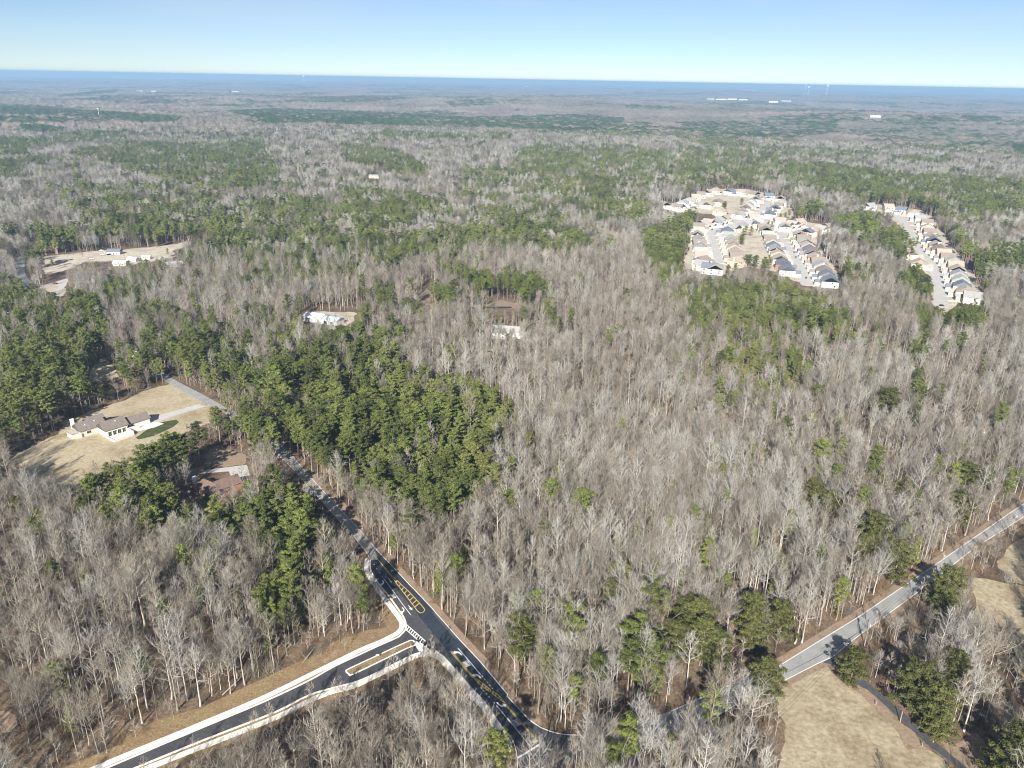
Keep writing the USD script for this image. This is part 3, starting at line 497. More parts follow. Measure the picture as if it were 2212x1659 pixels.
combos = [('white', 'brown', True, 0), ('cream', 'brown', False, 0), ('tan', 'tan', True, 1), ('beige', 'grey', False, 0), ('white', 'dark blue-grey', True, 0), ('cream', 'tan', True, 0), ('white', 'grey', True, 1), ('beige', 'tan', True, 0), ('white', 'pale grey-green', False, 0), ('brick', 'dark blue-grey', True, 0), ('tan', 'brown', False, 0), ('cream', 'grey', True, 0), ('white', 'tan', False, 0), ('cream', 'pale grey-green', True, 0)]
for c_ in combos: estate_house(*c_)
ORD = 'first second third fourth fifth sixth seventh eighth ninth tenth eleventh twelfth thirteenth fourteenth fifteenth sixteenth seventeenth eighteenth nineteenth twentieth twenty-first twenty-second twenty-third'.split()
ROWS = [('outer west row', [(345,582),(345,552),(338,520),(335,492),(330,464),(325,436),(320,410),(312,380),(306,350),(322,322),(352,305),(388,296),(428,290),(462,284)]), ('pair at the west dead end', [(392,600),(432,606)]),
        ('inner west row', [(578,556),(572,526),(565,496),(555,468),(545,440),(536,412),(526,384),(514,356)]), ('upper west short row', [(556,334),(604,318),(648,304),(688,302)]),
        ('middle row', [(905,615),(880,575),(858,542),(845,512),(832,484),(818,457),(806,431),(790,405),(778,378),(768,350)]), ('upper middle short row', [(822,335),(864,324),(905,314),(945,308),(985,294)]),
        ('inner east row', [(1190,690),(1170,655),(1152,622),(1132,590),(1112,560),(1092,532),(1076,506),(1062,480),(1042,454),(1026,430),(1010,405),(994,378)]), ('upper east short row', [(1042,360),(1086,352),(1132,340),(1180,326)]),
        ('north edge row', [(100,180),(192,192),(222,166),(262,152),(300,126),(338,108),(376,94),(430,82),(530,88),(612,94),(690,106),(790,118),(865,136)]), ('upper inner west row', [(590,244),(612,222),(632,200),(652,180),(674,160),(702,140)]),
        ('upper inner east row', [(752,262),(776,240),(805,222),(830,202),(852,182),(872,160)]), ('scattered inner group', [(384,178),(432,162),(462,222),(820,284),(528,274),(452,296)]),
        ('long eastern row', [(2135,796),(2088,762),(2066,724),(2056,686),(2044,650),(2036,616),(2022,586),(2006,556),(1970,530),(1944,502),(1914,478),(1894,450),(1880,420),(1862,390),(1850,360),(1840,330),(1836,296),(1790,268),(1740,230),(1668,212),(1580,192),(1456,186)]), ('pair left of the eastern street', [(1782,572),(1722,508)])]
street_lines = [LineString(smooth_line(G(p), 5)) for _, p in STREETS]
rh_ = np.random.default_rng(3); prev = None; drives = []
for rname, pts_ in ROWS:
    for k, e in enumerate(pts_):
        q = G(EE(e)[0], 2.5); pt = shapely.Point(q)
        ln_ = min(street_lines, key=lambda l: l.distance(pt)); near = np.array(ln_.interpolate(ln_.project(pt)).coords[0])
        d_ = unit(near - q); dist = np.linalg.norm(near - q)
        if dist < 15: q = near - d_ * 15.5
        fi_ = int(rh_.integers(0, len(HOUSE_FORMS)))
        while fi_ == prev or HOUSE_FORMS[fi_][1] == 'brick': fi_ = int(rh_.integers(0, len(HOUSE_FORMS)))
        if rname == 'middle row' and k == 1: fi_ = 9
        if rname == 'inner east row' and k < 4: fi_ = (4, 4, 0, 6)[k]
        prev = fi_; f, wall, roof, along = HOUSE_FORMS[fi_]
        yaw = math.atan2(d_[1], d_[0]) + math.pi / 2
        copy_of('suburban_house', f, (*q, .01), yaw + rh_.normal(0, .03), 1.2, label=f'{wall} house with {roof} roof, {ORD[k]} from near end, {rname}', cat='house', group='houses of the hillside estate')
        BUILT.append(Polygon([q + 9.5 * np.array([math.cos(t), math.sin(t)]) for t in np.linspace(0, 6.2, 10)]))
        fr = q + d_ * 9.0; drives.append((fr, near, d_))
for k, (a, b, d_) in enumerate(drives):
    if np.linalg.norm(b - a) < 45:
        n_ = np.array([-d_[1], d_[0]]) * 3.2
        tag(put('driveway', slab(LineString([a + n_, b + n_ - d_ * 4.8]).buffer(2.3, cap_style=2), -.1, .033 + .0001 * (k % 20)), M['concrete']), kind='structure')

def building(name, origin, ang, label, cat_='house'):
    t = thing(name, (*origin, 0), ang, label=label, cat=cat_); return t
# the long ranch house on the lawn: local x runs along the front, -y faces the camera side
ra = math.radians(50); t = building('ranch_house', (-239.4, 391.0), ra, 'long brick ranch house in three gabled steps on the wide lawn')
for (Lx, Wy, c_, h_, r_, wm) in ((14, 9.6, (7, 4.8), 4.2, 2.9, 'beige'), (12.5, 11, (15.6, -4.6), 4.4, 3.2, 'beige'), (14, 8.6, (28.2, -4.2), 3.6, 2.4, 'cream')):
    w_, r2 = gable(Lx, Wy, h_, r_, c=c_, over=.6); put('wall', w_, M['wall_' + wm], t); put('roof', r2, M['roof_grey-brown'], t)
w_, r2 = gable(9, 9, 4.2, 2.6, c=(12, 9.5), over=.5); put('wall', w_, M['wall_beige'], t); put('roof', r2, M['roof_grey-brown'], t)
w_, r2 = gable(4, 6.5, 3.0, 1.2, c=(-2, 5), over=.4); put('porch_wall', w_, M['wall_cream'], t); put('porch_roof', r2, M['roof_tan'], t)
put('chimney', cat([box((.2, 9.3, 4.2), (1.7, 1.2, 8.4)), box((.2, 9.3, 8.5), (2.0, 1.5, .3))]), M['wall_white'], t)
put('terrace', slab(Polygon([(9.5, -10.1), (21.2, -10.1), (21.2, -17.5), (10.2, -18.6)]), 0, .5), M['concrete'], t)
put('terrace_wall', cat([box((15.6, -18.3, .6), (11.8, .4, 1.2), .1), box((9.7, -14.4, .6), (.4, 8.2, 1.2), .09), box((21.4, -13.6, 1.1), (.5, 7.4, 2.2))]), M['wall_cream'], t)
put('forecourt_wall', box((24.5, -10.6, 1.1), (6.6, .4, 2.2)), M['wall_cream'], t)
put('porch_beam', box((15.6, -10.6, 3.4), (11.5, .3, .4)), M['wall_cream'], t)
for x_ in np.linspace(10.4, 20.8, 5): put('porch_post', box((x_, -10.6, 1.6), (.28, .28, 3.2)), M['wall_cream'], t)
openings(t, [(x_, -10.14, 1.7, 1.9, 2.4, 0) for x_ in (11.6, 14.2, 16.8, 19.4)] + [(4.6, -.04, 2.2, 2.2, 1.5, 0), (-.04, 4.5, 2.0, 1.4, 1.3, math.pi / 2), (22.6, -8.54, 2.0, 1.2, 1.6, 0), (24.6, -8.54, 2.0, 1.2, 1.6, 0)])
openings(t, [(1.2, -.05, 1.2, 1.0, 2.2, 0)], 'roof_dark red-brown', 'door')
for x_, y_, z_ in ((4, 2.4, 6.1), (9.5, 3.2, 6.5), (17, -6.4, 6.9)): put('roof_vent', box((x_, y_, z_), (.5, .5, .7)), M['metal_white'], t)
openings(t, [(x_, -8.56, 1.4, 2.6, 2.4, 0) for x_ in (27.2, 30.4, 33.4)], 'metal_white', 'garage_door')
forec = sheet('forecourt', Polygon([tuple(np.array([-239.4, 391.0]) + np.array([math.cos(ra) * a - math.sin(ra) * b, math.sin(ra) * a + math.cos(ra) * b])) for a, b in ((22, -8.7), (38, -8.7), (40, -15), (34, -16), (25, -14))]), .055, 'concrete', 'pale concrete forecourt in front of the ranch house garage')
# the brown-roofed house under the pines
t = building('hip_roof_house', (-145.5, 332.5), math.radians(-32), 'brown hip-roofed house with white chimney among the pines')
w_, r2 = gable(17, 9.5, 3.4, 3.0, hip=4.2, over=.6); put('wall', w_, M['wall_brick'], t); put('roof', r2, M['roof_dark brown'], t)
w_, r2 = gable(11, 8.5, 4.4, 2.6, over=.5); R = np.array([[math.cos(1.35), -math.sin(1.35), 0], [math.sin(1.35), math.cos(1.35), 0], [0, 0, 1]]); off = np.array([4.4, 6.2, 0])
put('wing_wall', (w_[0] @ R.T + off, w_[1]), M['wall_brick'], t); put('wing_roof', (r2[0] @ R.T + off, r2[1]), M['roof_dark brown'], t)
put('chimney', cat([box((-8.8, -2.0, 3.6), (1.3, 2.0, 7.2))]), M['wall_white'], t)
openings(t, [(x_, -4.79, 1.8, 1.5, 1.3, 0) for x_ in (-4.5, 0, 4.5)] + [(8.54, 0, 1.8, 1.4, 1.3, math.pi / 2)]); openings(t, [(2.3, -4.8, 1.15, 1.0, 2.2, 0)], 'roof_dark blue-grey', 'door')
BUILT.append(Polygon([(-158, 325), (-156, 306), (-138, 300), (-130, 345), (-150, 350)]))
# long white shed
t = building('metal_shed', (-157.5, 620), math.radians(-24), 'long white metal shed with a pale blue roof section', 'shed')
w_, r2 = gable(18, 13, 4.6, 1.8, c=(-7, 0), over=.3); put('wall', w_, M['metal_white'], t); put('roof', r2, M['metal_white'], t)
w_, r2 = gable(15, 11, 4.0, 1.5, c=(9.6, 0), over=.3); put('wall', w_, M['metal_white'], t); put('roof', r2, M['metal_blue'], t)
openings(t, [(x_, -5.56, 1.6, 3.2, 2.9, 0) for x_ in (6, 12)], 'black', 'bay_door'); openings(t, [(-10, -6.55, 1.15, 1.1, 2.2, 0)], 'roof_grey', 'door')
BUILT.append(Polygon([(-178, 612), (-138, 598), (-134, 622), (-170, 638)])); clear(SH((105,165),(150,152),(400,170),(455,190),(455,240),(385,268),(240,235),(105,205)))
# white house in the middle of the wood
t = building('white_house', (-5.5, 588), math.radians(-8), 'white house with grey roof and front gables hidden in the bare wood')
w_, r2 = gable(21, 10, 5.2, 3.2, c=(0, 2)); put('wall', w_, M['wall_white'], t); put('roof', r2, M['roof_grey'], t)
R = np.array([[0, -1, 0], [1, 0, 0], [0, 0, 1.]])
for x_, w0 in ((-7.5, 4.6), (-1.5, 5.0), (5.5, 4.4)):
    w_, r2 = gable(4.5, w0, 5.0, 2.6, over=.35); put('gable_wall', (w_[0] @ R.T + [x_, -4.2, 0], w_[1]), M['wall_white'], t); put('gable_roof', (r2[0] @ R.T + [x_, -4.2, 0], r2[1]), M['roof_grey'], t)
w_, r2 = gable(8, 7, 3.0, 2.0, c=(14.2, 0)); put('garage', w_, M['wall_white'], t); put('garage_roof', r2, M['roof_grey'], t)
openings(t, [(x_, -6.48, z_, 1.2, 1.5, 0) for x_ in (-7.5, -1.5, 5.5) for z_ in (1.6, 4.2)] + [(x_, 7.03, 1.6, 1.4, 1.4, 0) for x_ in (-6, 0, 6)]); openings(t, [(2.1, -3.04, 1.1, 1.0, 2.1, 0)], 'roof_dark red-brown', 'door'); openings(t, [(14.2, -3.56, 1.3, 4.6, 2.3, 0)], 'wall_grey', 'garage_door')
BUILT.append(Polygon([(-20, 578), (20, 574), (22, 598), (-20, 602)])); clear(SH((1790,318),(1950,300),(2040,318),(2040,348),(1960,352),(1800,342)))
# settlement by the bend on the left
def cabin(pos, ang, Lx, Wy, h, rh, wall, roof, label, cat_='house', name='cabin'):
    q = G(pos, 1.5); t = building(name, q, ang, label, cat_); w_, r2 = gable(Lx, Wy, h, rh, over=.35)
    put('wall', w_, M[wall], t); put('roof', r2, M[roof], t); openings(t, [(s * Lx / 4, -Wy / 2 - .03, 1.6, 1.3, 1.2, 0) for s in (-1, 1)]); openings(t, [(0, -Wy / 2 - .04, 1.1, 1.0, 2.1, 0)], 'roof_dark red-brown', 'door')
    BUILT.append(shapely.Point(q).buffer(max(Lx, Wy) * .55))
cabin(LS((1075,515))[0], .04, 30, 7.5, 3.2, 1.6, 'wall_grey', 'roof_dark blue-grey', 'long dark-roofed house between trees below the settlement yard')
cabin(LS((955,520))[0], .05, 8, 6, 2.6, .9, 'metal_white', 'metal_white', 'white flat-roofed shed at the end of the long dark-roofed house', 'shed', 'shed')
cabin(LS((1335,338))[0], .1, 13, 8, 3, 2.0, 'wall_cream', 'metal_white', 'small white-roofed building in the middle of the settlement yard', 'shed', 'shed')
cabin(LS((1470,292))[0], -.2, 11, 6, 2.8, 1.4, 'metal_white', 'metal_white', 'narrow white trailer building on the settlement yard', 'trailer', 'trailer')
cabin(LS((1620,266))[0], .1, 9, 5, 2.6, 1.0, 'metal_white', 'metal_white', 'white trailer at the back of the settlement yard', 'trailer', 'trailer')
cabin(LS((1270,212))[0], .1, 14, 9, 3.4, 2.2, 'wall_grey', 'roof_dark blue-grey', 'dark-roofed workshop behind the white cars of the settlement', 'workshop', 'workshop')
cabin(LS((1930,345))[0], .5, 16, 10, 3, 1.6, 'wall_grey', 'metal_blue', 'blue-grey panelled roof at the right end of the settlement', 'shed', 'shed')
cabin(LS((135,840))[0], .9, 10, 7, 3, 2.0, 'wall_white', 'metal_blue', 'pale-roofed house among pines at the left edge')
cabin(LS((1040,760))[0], .2, 8, 5, 2.6, 1.2, 'metal_white', 'metal_white', 'white shed in the dark gap below the settlement', 'shed', 'shed')
cabin(C4((875,632))[0], .4, 8, 6, 2.8, 1.5, 'wall_white', 'metal_white', 'small white-roofed shed above the small lawn', 'shed', 'shed')
cabin(D((1440,447))[0], .1, 14, 10, 4, 2.4, 'wall_tan', 'roof_dark brown', 'brown-roofed house apart at the far left of the estate')
cabin(D((808,383))[0], .05, 20, 9, 4, 2.6, 'wall_tan', 'roof_grey', 'grey-roofed house in the wood beyond the middle pines')
FARMS = ((D((594,278)), 14, 16, 'wall_cream', 'metal_white', 'pale farm building in the far bare wood'), (D((637,279)), 16, 12, 'wall_cream', 'metal_white', 'long low pale barn right of the far farm building'))
clear(D((795,377),(825,378),(825,388),(795,388)))

# far buildings on the plain: each a hall with walls and a roof, in its own clearing
FAR_CLEAR = []
def hall(pos, wpx, hh_, wall, roof, label, cat_='warehouse', name='warehouse'):
    hh_ *= .62
    q0 = G(pos); z0 = float(terr(*q0)); q = G(pos, z0 + hh_); z0 = float(terr(*q)); r = np.hypot(*q); Lx = wpx * SC * r / FPX; Wy = min(Lx * .45, 70)
    t = thing(name, (*q, z0), -math.atan2(q[0], q[1]), label=label, cat=cat_); w_, r2 = gable(Lx, Wy, hh_, hh_ * .18, over=.4)
    put('wall', w_, M[wall], t); put('roof', r2, M[roof], t)
    openings(t, [(x_, -Wy / 2 - .2, hh_ * .3, Lx * .08, hh_ * .5, 0) for x_ in (-Lx * .3, 0, Lx * .3)], 'roof_grey', 'bay_door', .5)
    u_ = unit(-q); s_ = np.array([-u_[1], u_[0]]); dp = 60 + r * .10
    FAR_CLEAR.append(Polygon([q - s_ * (Lx / 2 + 15) - u_ * (Wy / 2 + 20), q + s_ * (Lx / 2 + 15) - u_ * (Wy / 2 + 20), q + s_ * Lx / 2 + u_ * dp, q - s_ * Lx / 2 + u_ * dp]))
for pos, w_, hh_, wl_, rf_, lab in ((FR((1524,188)), 46, 22, 'metal_white', 'metal_white', 'very long white warehouse on the right of the plain'), (FR((1570,222)), 18, 16, 'wall_cream', 'metal_white', 'short pale hall below the very long warehouse'), (FR((1505,154)), 15, 22, 'metal_white', 'metal_white', 'white hall above the very long warehouse'),
        (FR((1785,203)), 18, 16, 'wall_tan', 'roof_tan', 'tan hall with reddish walls at the far right'), (FR((1868,223)), 24, 14, 'wall_beige', 'roof_grey', 'low grey hall beyond the tan one at far right'), (FR((1130,149)), 17, 24, 'metal_white', 'metal_white', 'white hall just right of the far white cluster'), (FR((1185,144)), 18, 22, 'metal_white', 'metal_blue', 'pale blue hall at the right end of the far white cluster'),
        (FR((905,135)), 20, 22, 'wall_cream', 'metal_white', 'cream hall at the left of the far white cluster'), (FR((860,134)), 14, 20, 'wall_beige', 'roof_tan', 'beige hall at the left end of the far cluster'), (FR((952,138)), 17, 24, 'metal_white', 'metal_white', 'brightest white hall of the far cluster'), (FR((1000,139)), 16, 20, 'metal_white', 'metal_blue', 'white hall fourth in the far cluster'),
        (FR((1020,102)), 30, 24, 'metal_white', 'metal_white', 'thin white strip of halls close under the horizon'), (FR((190,78)), 16, 24, 'metal_white', 'metal_white', 'white hall under the horizon near the centre'), (FR((425,75)), 9, 24, 'metal_white', 'metal_white', 'small white hall under the horizon right of centre'), (FR((66,86)), 6, 22, 'wall_cream', 'metal_white', 'tiny pale hall left of the horizon centre'),
        (FL((1850,55)), 15, 24, 'metal_white', 'metal_white', 'white hall under the horizon left of centre'), (FL((1955,63)), 18, 24, 'metal_white', 'metal_white', 'longer white hall under the horizon left of centre'), (FL((2060,65)), 13, 24, 'metal_white', 'metal_white', 'rightmost white hall of the three left of centre'), (FL((1720,83)), 14, 20, 'wall_cream', 'metal_white', 'pale hall below the three white ones left of centre'),
        (FL((882,68)), 10, 22, 'metal_white', 'metal_white', 'white hall alone in the blue left distance'), (FL((565,110)), 7, 18, 'wall_cream', 'metal_white', 'left one of three pale far houses'), (FL((602,105)), 12, 16, 'wall_tan', 'roof_tan', 'reddish middle one of three far houses'), (FL((662,107)), 8, 16, 'wall_cream', 'metal_white', 'right one of three pale far houses'), (FL((1015,108)), 14, 16, 'wall_cream', 'metal_white', 'pale far house left of the centre')):
    hall(pos[0], w_, hh_, wl_, rf_, lab)
for pos, w_, hh_, wl_, rf_, lab in FARMS: hall(pos[0], w_, hh_, wl_, rf_, lab, 'barn', 'barn')
def water_tower(pos, hpx, label):
    q0 = G(pos, 0); r = min(np.hypot(*q0), 15000.); q = q0 / np.hypot(*q0) * r; z0 = float(terr(*q)); 
    zt = CAM_H; zs = np.linspace(z0, 260, 600); pr = P(np.column_stack([np.full(600, q[0]), np.full(600, q[1]), zs])); Ht = float(np.interp(-pos[1], -pr[:, 1], zs)) - z0; Ht = max(Ht, 30.)
    t = thing('water_tower', (*q, z0), 0, label=label, cat='water tower'); R_ = hpx * SC * r / FPX / 2
    s = trimesh.creation.icosphere(2, R_); s.apply_scale([1, 1, .8]); s.apply_translation([0, 0, Ht]); put('tank', arr(s), M['metal_white'], t, smooth=True)
    put('stem', tube([(0, 0, 0), (0, 0, Ht * .3), (0, 0, Ht)], [R_ * .3, R_ * .16, R_ * .2], 12), M['wall_grey'], t)
water_tower(FR((1364,83))[0], 5, 'white water tower on the horizon, rightmost of the three'); water_tower(FR((1283,89))[0], 5, 'white water tower just under the horizon, middle one'); water_tower(FR((1270,80))[0], 3, 'small white water tower on the horizon, left of the pair'); water_tower(FL((1312,42))[0], 4, 'white water tower on the left part of the horizon')
q = G(FL((425,196))[0], 40); z0 = float(terr(*q)); t = thing('light_mast', (*q, z0), 0, label='tall pale mast standing in the dark pine belt far left', cat='mast')
put('pole', tube([(0, 0, 0), (0, 0, 22), (0, 0, 46)], [1.1, .9, .7], 8), M['metal_white'], t); put('lamp_head', box((0, 0, 46.6), (9, 4, 1.6)), M['metal_white'], t)
# the far hill on the right skyline
hx = np.linspace(-1, 1, 61); HXX, HYY = np.meshgrid(hx, hx, indexing='ij'); hq = G(FR((1965,92))[0]); hq = hq / np.hypot(*hq) * 36500
hz_ = np.exp(-(HXX / .42) ** 2 - (HYY / .5) ** 2) * 150 * (.8 + .4 * meshkit.fbm(np.stack([HXX * 6, HYY * 6, 0 * HXX], -1), 3, 3)) + np.exp(-((HXX + .35) / .3) ** 2 - (HYY / .5) ** 2) * 40 - 6
hv = np.stack([HXX * 2600, HYY * 1800, hz_], -1).reshape(-1, 3); i, j = np.meshgrid(np.arange(60), np.arange(60), indexing='ij'); a = (i * 61 + j).ravel()
hf_ = np.vstack([np.column_stack([a, a + 61, a + 62]), np.column_stack([a, a + 62, a + 1])])
an = -math.atan2(hq[0], hq[1]); hv = hv @ np.array([[math.cos(an), -math.sin(an), 0], [math.sin(an), math.cos(an), 0], [0, 0, 1]]).T + [*hq, float(terr(*hq)) + 10]
tag(put('hill', (hv, hf_), M['twig'], smooth=True), kind='structure', label='low blue hill on the skyline at the right')

# ------------------------------------------------------------------ small things by the roads
def pole(base, H, label, arm=True, name='utility_pole', az=.9):
    q = G(base); t = thing(name, (*q, 0), az, label=label, cat='pole')
    put('pole', tube([(0, 0, -.2), (0, 0, H * .5), (0, 0, H)], [.17, .15, .11], 8, True), M['wood'], t)
    if arm:
        a_ = put('crossarm', box((0, .16, H - .7), (2.4, .12, .14)), M['wood'], t)
        for x_ in (-1.1, -.5, .5, 1.1): put('insulator', tube([(x_, .16, H - .63), (x_, .16, H - .4)], [.06, .05], 6, True), M['metal_white'], a_)
        put('transformer', tube([(0, -.4, H - 2.3), (0, -.4, H - 1.35)], [.28, .28], 10, True), M['wall_grey'], t)
    return q, H
pl = [pole(C3((2127,138))[0], 11, 'utility pole far up the grey road near the right edge'), pole(C3((1660,402))[0], 11, 'utility pole by the hedge halfway along the grey road'), pole(C3((1178,865))[0], 11, 'utility pole beside the grey road above the driveway mouth')]
(xa, ya), (xb, yb) = pl[1][0], pl[2][0]; qx = np.array([2 * xb - xa - 4, 2 * yb - ya - 6]); ends = [np.array(p[0]) for p in pl] + [qx]
wires = []
for a, b in zip(ends[:-1], ends[1:]):
    for o_ in (-.9, 0, .9):
        u_ = np.linspace(0, 1, 9)[:, None]; n_ = unit(np.array([-(b - a)[1], (b - a)[0]])); w2 = a + (b - a) * u_ + n_ * o_
        wires.append(tube(np.column_stack([w2, 10.45 - 4 * 1.0 * (u_ * (1 - u_))[:, 0]]), .03, 3))
tag(put('power_line', cat(wires), M['black']), label='thin overhead wires strung between the utility poles along the grey road', cat='power line')
pole(C3((1408,1362))[0], 4.6, 'short pale pole beside the farm driveway bend', False, 'wooden_post'); pole(C3((1250,1252))[0], 1.6, 'low wooden post on the clay bank nearest the driveway mouth', False, 'wooden_post'); pole(C3((1550,1520))[0], 1.6, 'low wooden post on the clay bank far down the driveway', False, 'wooden_post')
q = G(K6((868,612))[0]); t = thing('notice_board', (*q, .15), math.radians(20), label='small white notice board standing in the median island', cat='sign')
put('panel', box((0, 0, 1.1), (1.0, .08, .7)), M['metal_white'], t); put('post', cat([box((-.6, .09, .8), (.09, .09, 1.6)), box((.6, .09, .8), (.09, .09, 1.6))]), M['wood'], t)
t = thing('silt_fence', (0, 0, 0), 0, label='black low fabric fence kinked along the corner island by the crosswalk', cat='silt fence')  # low upright black strips with thin stakes, set in kinked lines
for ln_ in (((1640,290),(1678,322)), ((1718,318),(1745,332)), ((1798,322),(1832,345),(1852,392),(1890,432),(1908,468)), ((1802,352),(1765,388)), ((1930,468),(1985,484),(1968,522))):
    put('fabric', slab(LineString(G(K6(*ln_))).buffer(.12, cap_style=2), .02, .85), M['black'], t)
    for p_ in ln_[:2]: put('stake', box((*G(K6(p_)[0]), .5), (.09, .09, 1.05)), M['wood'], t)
# cars
PAINT = {'white': (.75, .75, .74), 'silver': (.45, .46, .47), 'black': (.02, .02, .022), 'red': (.32, .03, .025), 'blue': (.05, .10, .25), 'dark grey': (.08, .085, .09)}
CARS = {}
for cn, cc in PAINT.items():
    pm = usdkit.material(stage, L + 'car_paint_' + cn.replace(' ', '_'), {'p': ('principled_bsdf', {'base_color': cc, 'roughness': .35, 'coat_weight': .5})}, [], surface='p.BSDF')
    f = form('car_form')
    prof = Polygon([(-2.2, .35), (2.2, .35), (2.25, .75), (1.3, .92), (.65, 1.45), (-1.1, 1.5), (-1.9, .98), (-2.25, .9)]); e = trimesh.creation.extrude_polygon(prof, 1.75, engine='earcut'); v = np.array(e.vertices)
    v = np.column_stack([v[:, 0], (v[:, 2] - .875) * np.where(v[:, 1] > 1.2, .82, 1.0), v[:, 1]]); put('body', (v, np.array(e.faces)[:, ::-1]), pm, f)
    put('windscreen', (np.array([(1.24, -.78, .95), (1.24, .78, .95), (.68, .7, 1.42), (.68, -.7, 1.42)]) + [.03, 0, .02], np.array([(0, 1, 2), (0, 2, 3)])), M['glass'], f)
    put('rear_window', (np.array([(-1.84, -.76, 1.02), (-1.84, .76, 1.02), (-1.15, .68, 1.46), (-1.15, -.68, 1.46)]) + [-.03, 0, .02], np.array([(0, 1, 2), (0, 2, 3)])), M['glass'], f)
    for s in (-1, 1): put('side_window', box((-.2, s * .84, 1.18), (1.9, .06, .38)), M['glass'], f)
    for x_ in (-1.4, 1.4):
        for s in (-1, 1): c_ = trimesh.creation.cylinder(.34, .22, 14); c_.apply_transform(trimesh.transformations.rotation_matrix(math.pi / 2, [1, 0, 0])); c_.apply_translation([x_, s * .84, .34]); put('wheel', arr(c_), M['tyre'], f)
    for s in (-1, 1): put('headlight', box((2.22, s * .62, .68), (.08, .35, .16)), M['metal_white'], f)
    CARS[cn] = f
for a_, b_, lab in ((C1((1440,1190))[0], C1((1600,1062))[0], 'fallen grey trunk lying at the wood edge above the side street'), (C1((2040,880))[0], C1((1960,1000))[0], 'fallen pole leaning out onto the verge below the roadside pines')):
    p_, q_ = G(a_), G(b_); t = thing('fallen_trunk', (*p_, .2), 0, label=lab, cat='log'); d_ = np.append(q_ - p_, 1.2)
    put('trunk', tube(np.array([d_ * 0, d_ * .5 + [.1, .05, .1], d_]), [.24, .18, .07], 7, True), M['bark'], t)
    put('branch', cat([tube(np.array([d_ * k_, d_ * k_ + [1.2 * s_, .8, 1.4], d_ * k_ + [1.8 * s_, 1.6, 1.9]]), [.07, .05, .02], 4) for k_, s_ in ((.62, 1), (.74, -1), (.86, 1))]), M['bark'], t)
for pos, cn, an, lab in ((K5((62,415)), 'white', .8, 'white car in the drive beside the upper old road'), (K5((262,330)), 'white', 2.2, 'white car pulled in at the left edge of the old road'), (LS((1125,195)), 'white', .3, 'white car furthest left in the settlement car group'), (LS((1178,212)), 'white', 1.2, 'white car in the middle of the settlement car group'), (LS((1135,242)), 'white', .2, 'white car nearest in the settlement car group'), (LS((1240,232)), 'white', .5, 'white car at the right of the settlement car group'), (LS((1205,240)), 'black', .9, 'black car parked between the white ones in the settlement'),
        (LS((1015,286)), 'white', .2, 'white car alone left of the settlement car group'), (LS((1910,255)), 'black', .2, 'black car at the right end of the settlement yard'), (LS((1005,830)), 'blue', .4, 'blue car in the dark gap below the settlement'), (LS((950,832)), 'red', .4, 'red car beside the blue one below the settlement'), (LS((610,560)), 'dark grey', .3, 'dark car on the looping dirt driveway'),
        (EE((718,184)), 'black', .9, 'black car on the north street of the estate'), (EE((305,162)), 'black', .3, 'black car in front of the north edge row'), (EE((412,330)), 'black', 1.4, 'black car at the top of the west loop street'), (EE((470,322)), 'dark grey', .1, 'dark car at the cross street corner'), (EE((958,482)), 'dark grey', 1.0, 'dark grey car halfway along the middle street'), (EE((968,515)), 'blue', 1.0, 'blue car lower on the middle street'),
        (EE((1036,652)), 'dark grey', 1.2, 'dark car at the near end of the middle street'), (EE((1000,530)), 'silver', 1.2, 'silver car beside the middle street'), (EE((1935,836)), 'black', .1, 'black car at the near end of the east street'), (EE((1775,375)), 'silver', 1.0, 'silver car beside the far end of the east street'), (EE((1860,690)), 'white', 1.3, 'white car on the left of the east street'), (EE((1925,600)), 'red', .9, 'red car on a driveway of the east street')):
    copy_of('parked_car', CARS[cn], (*G(pos[0]), .05), an, label=lab, cat='car', group='parked cars')

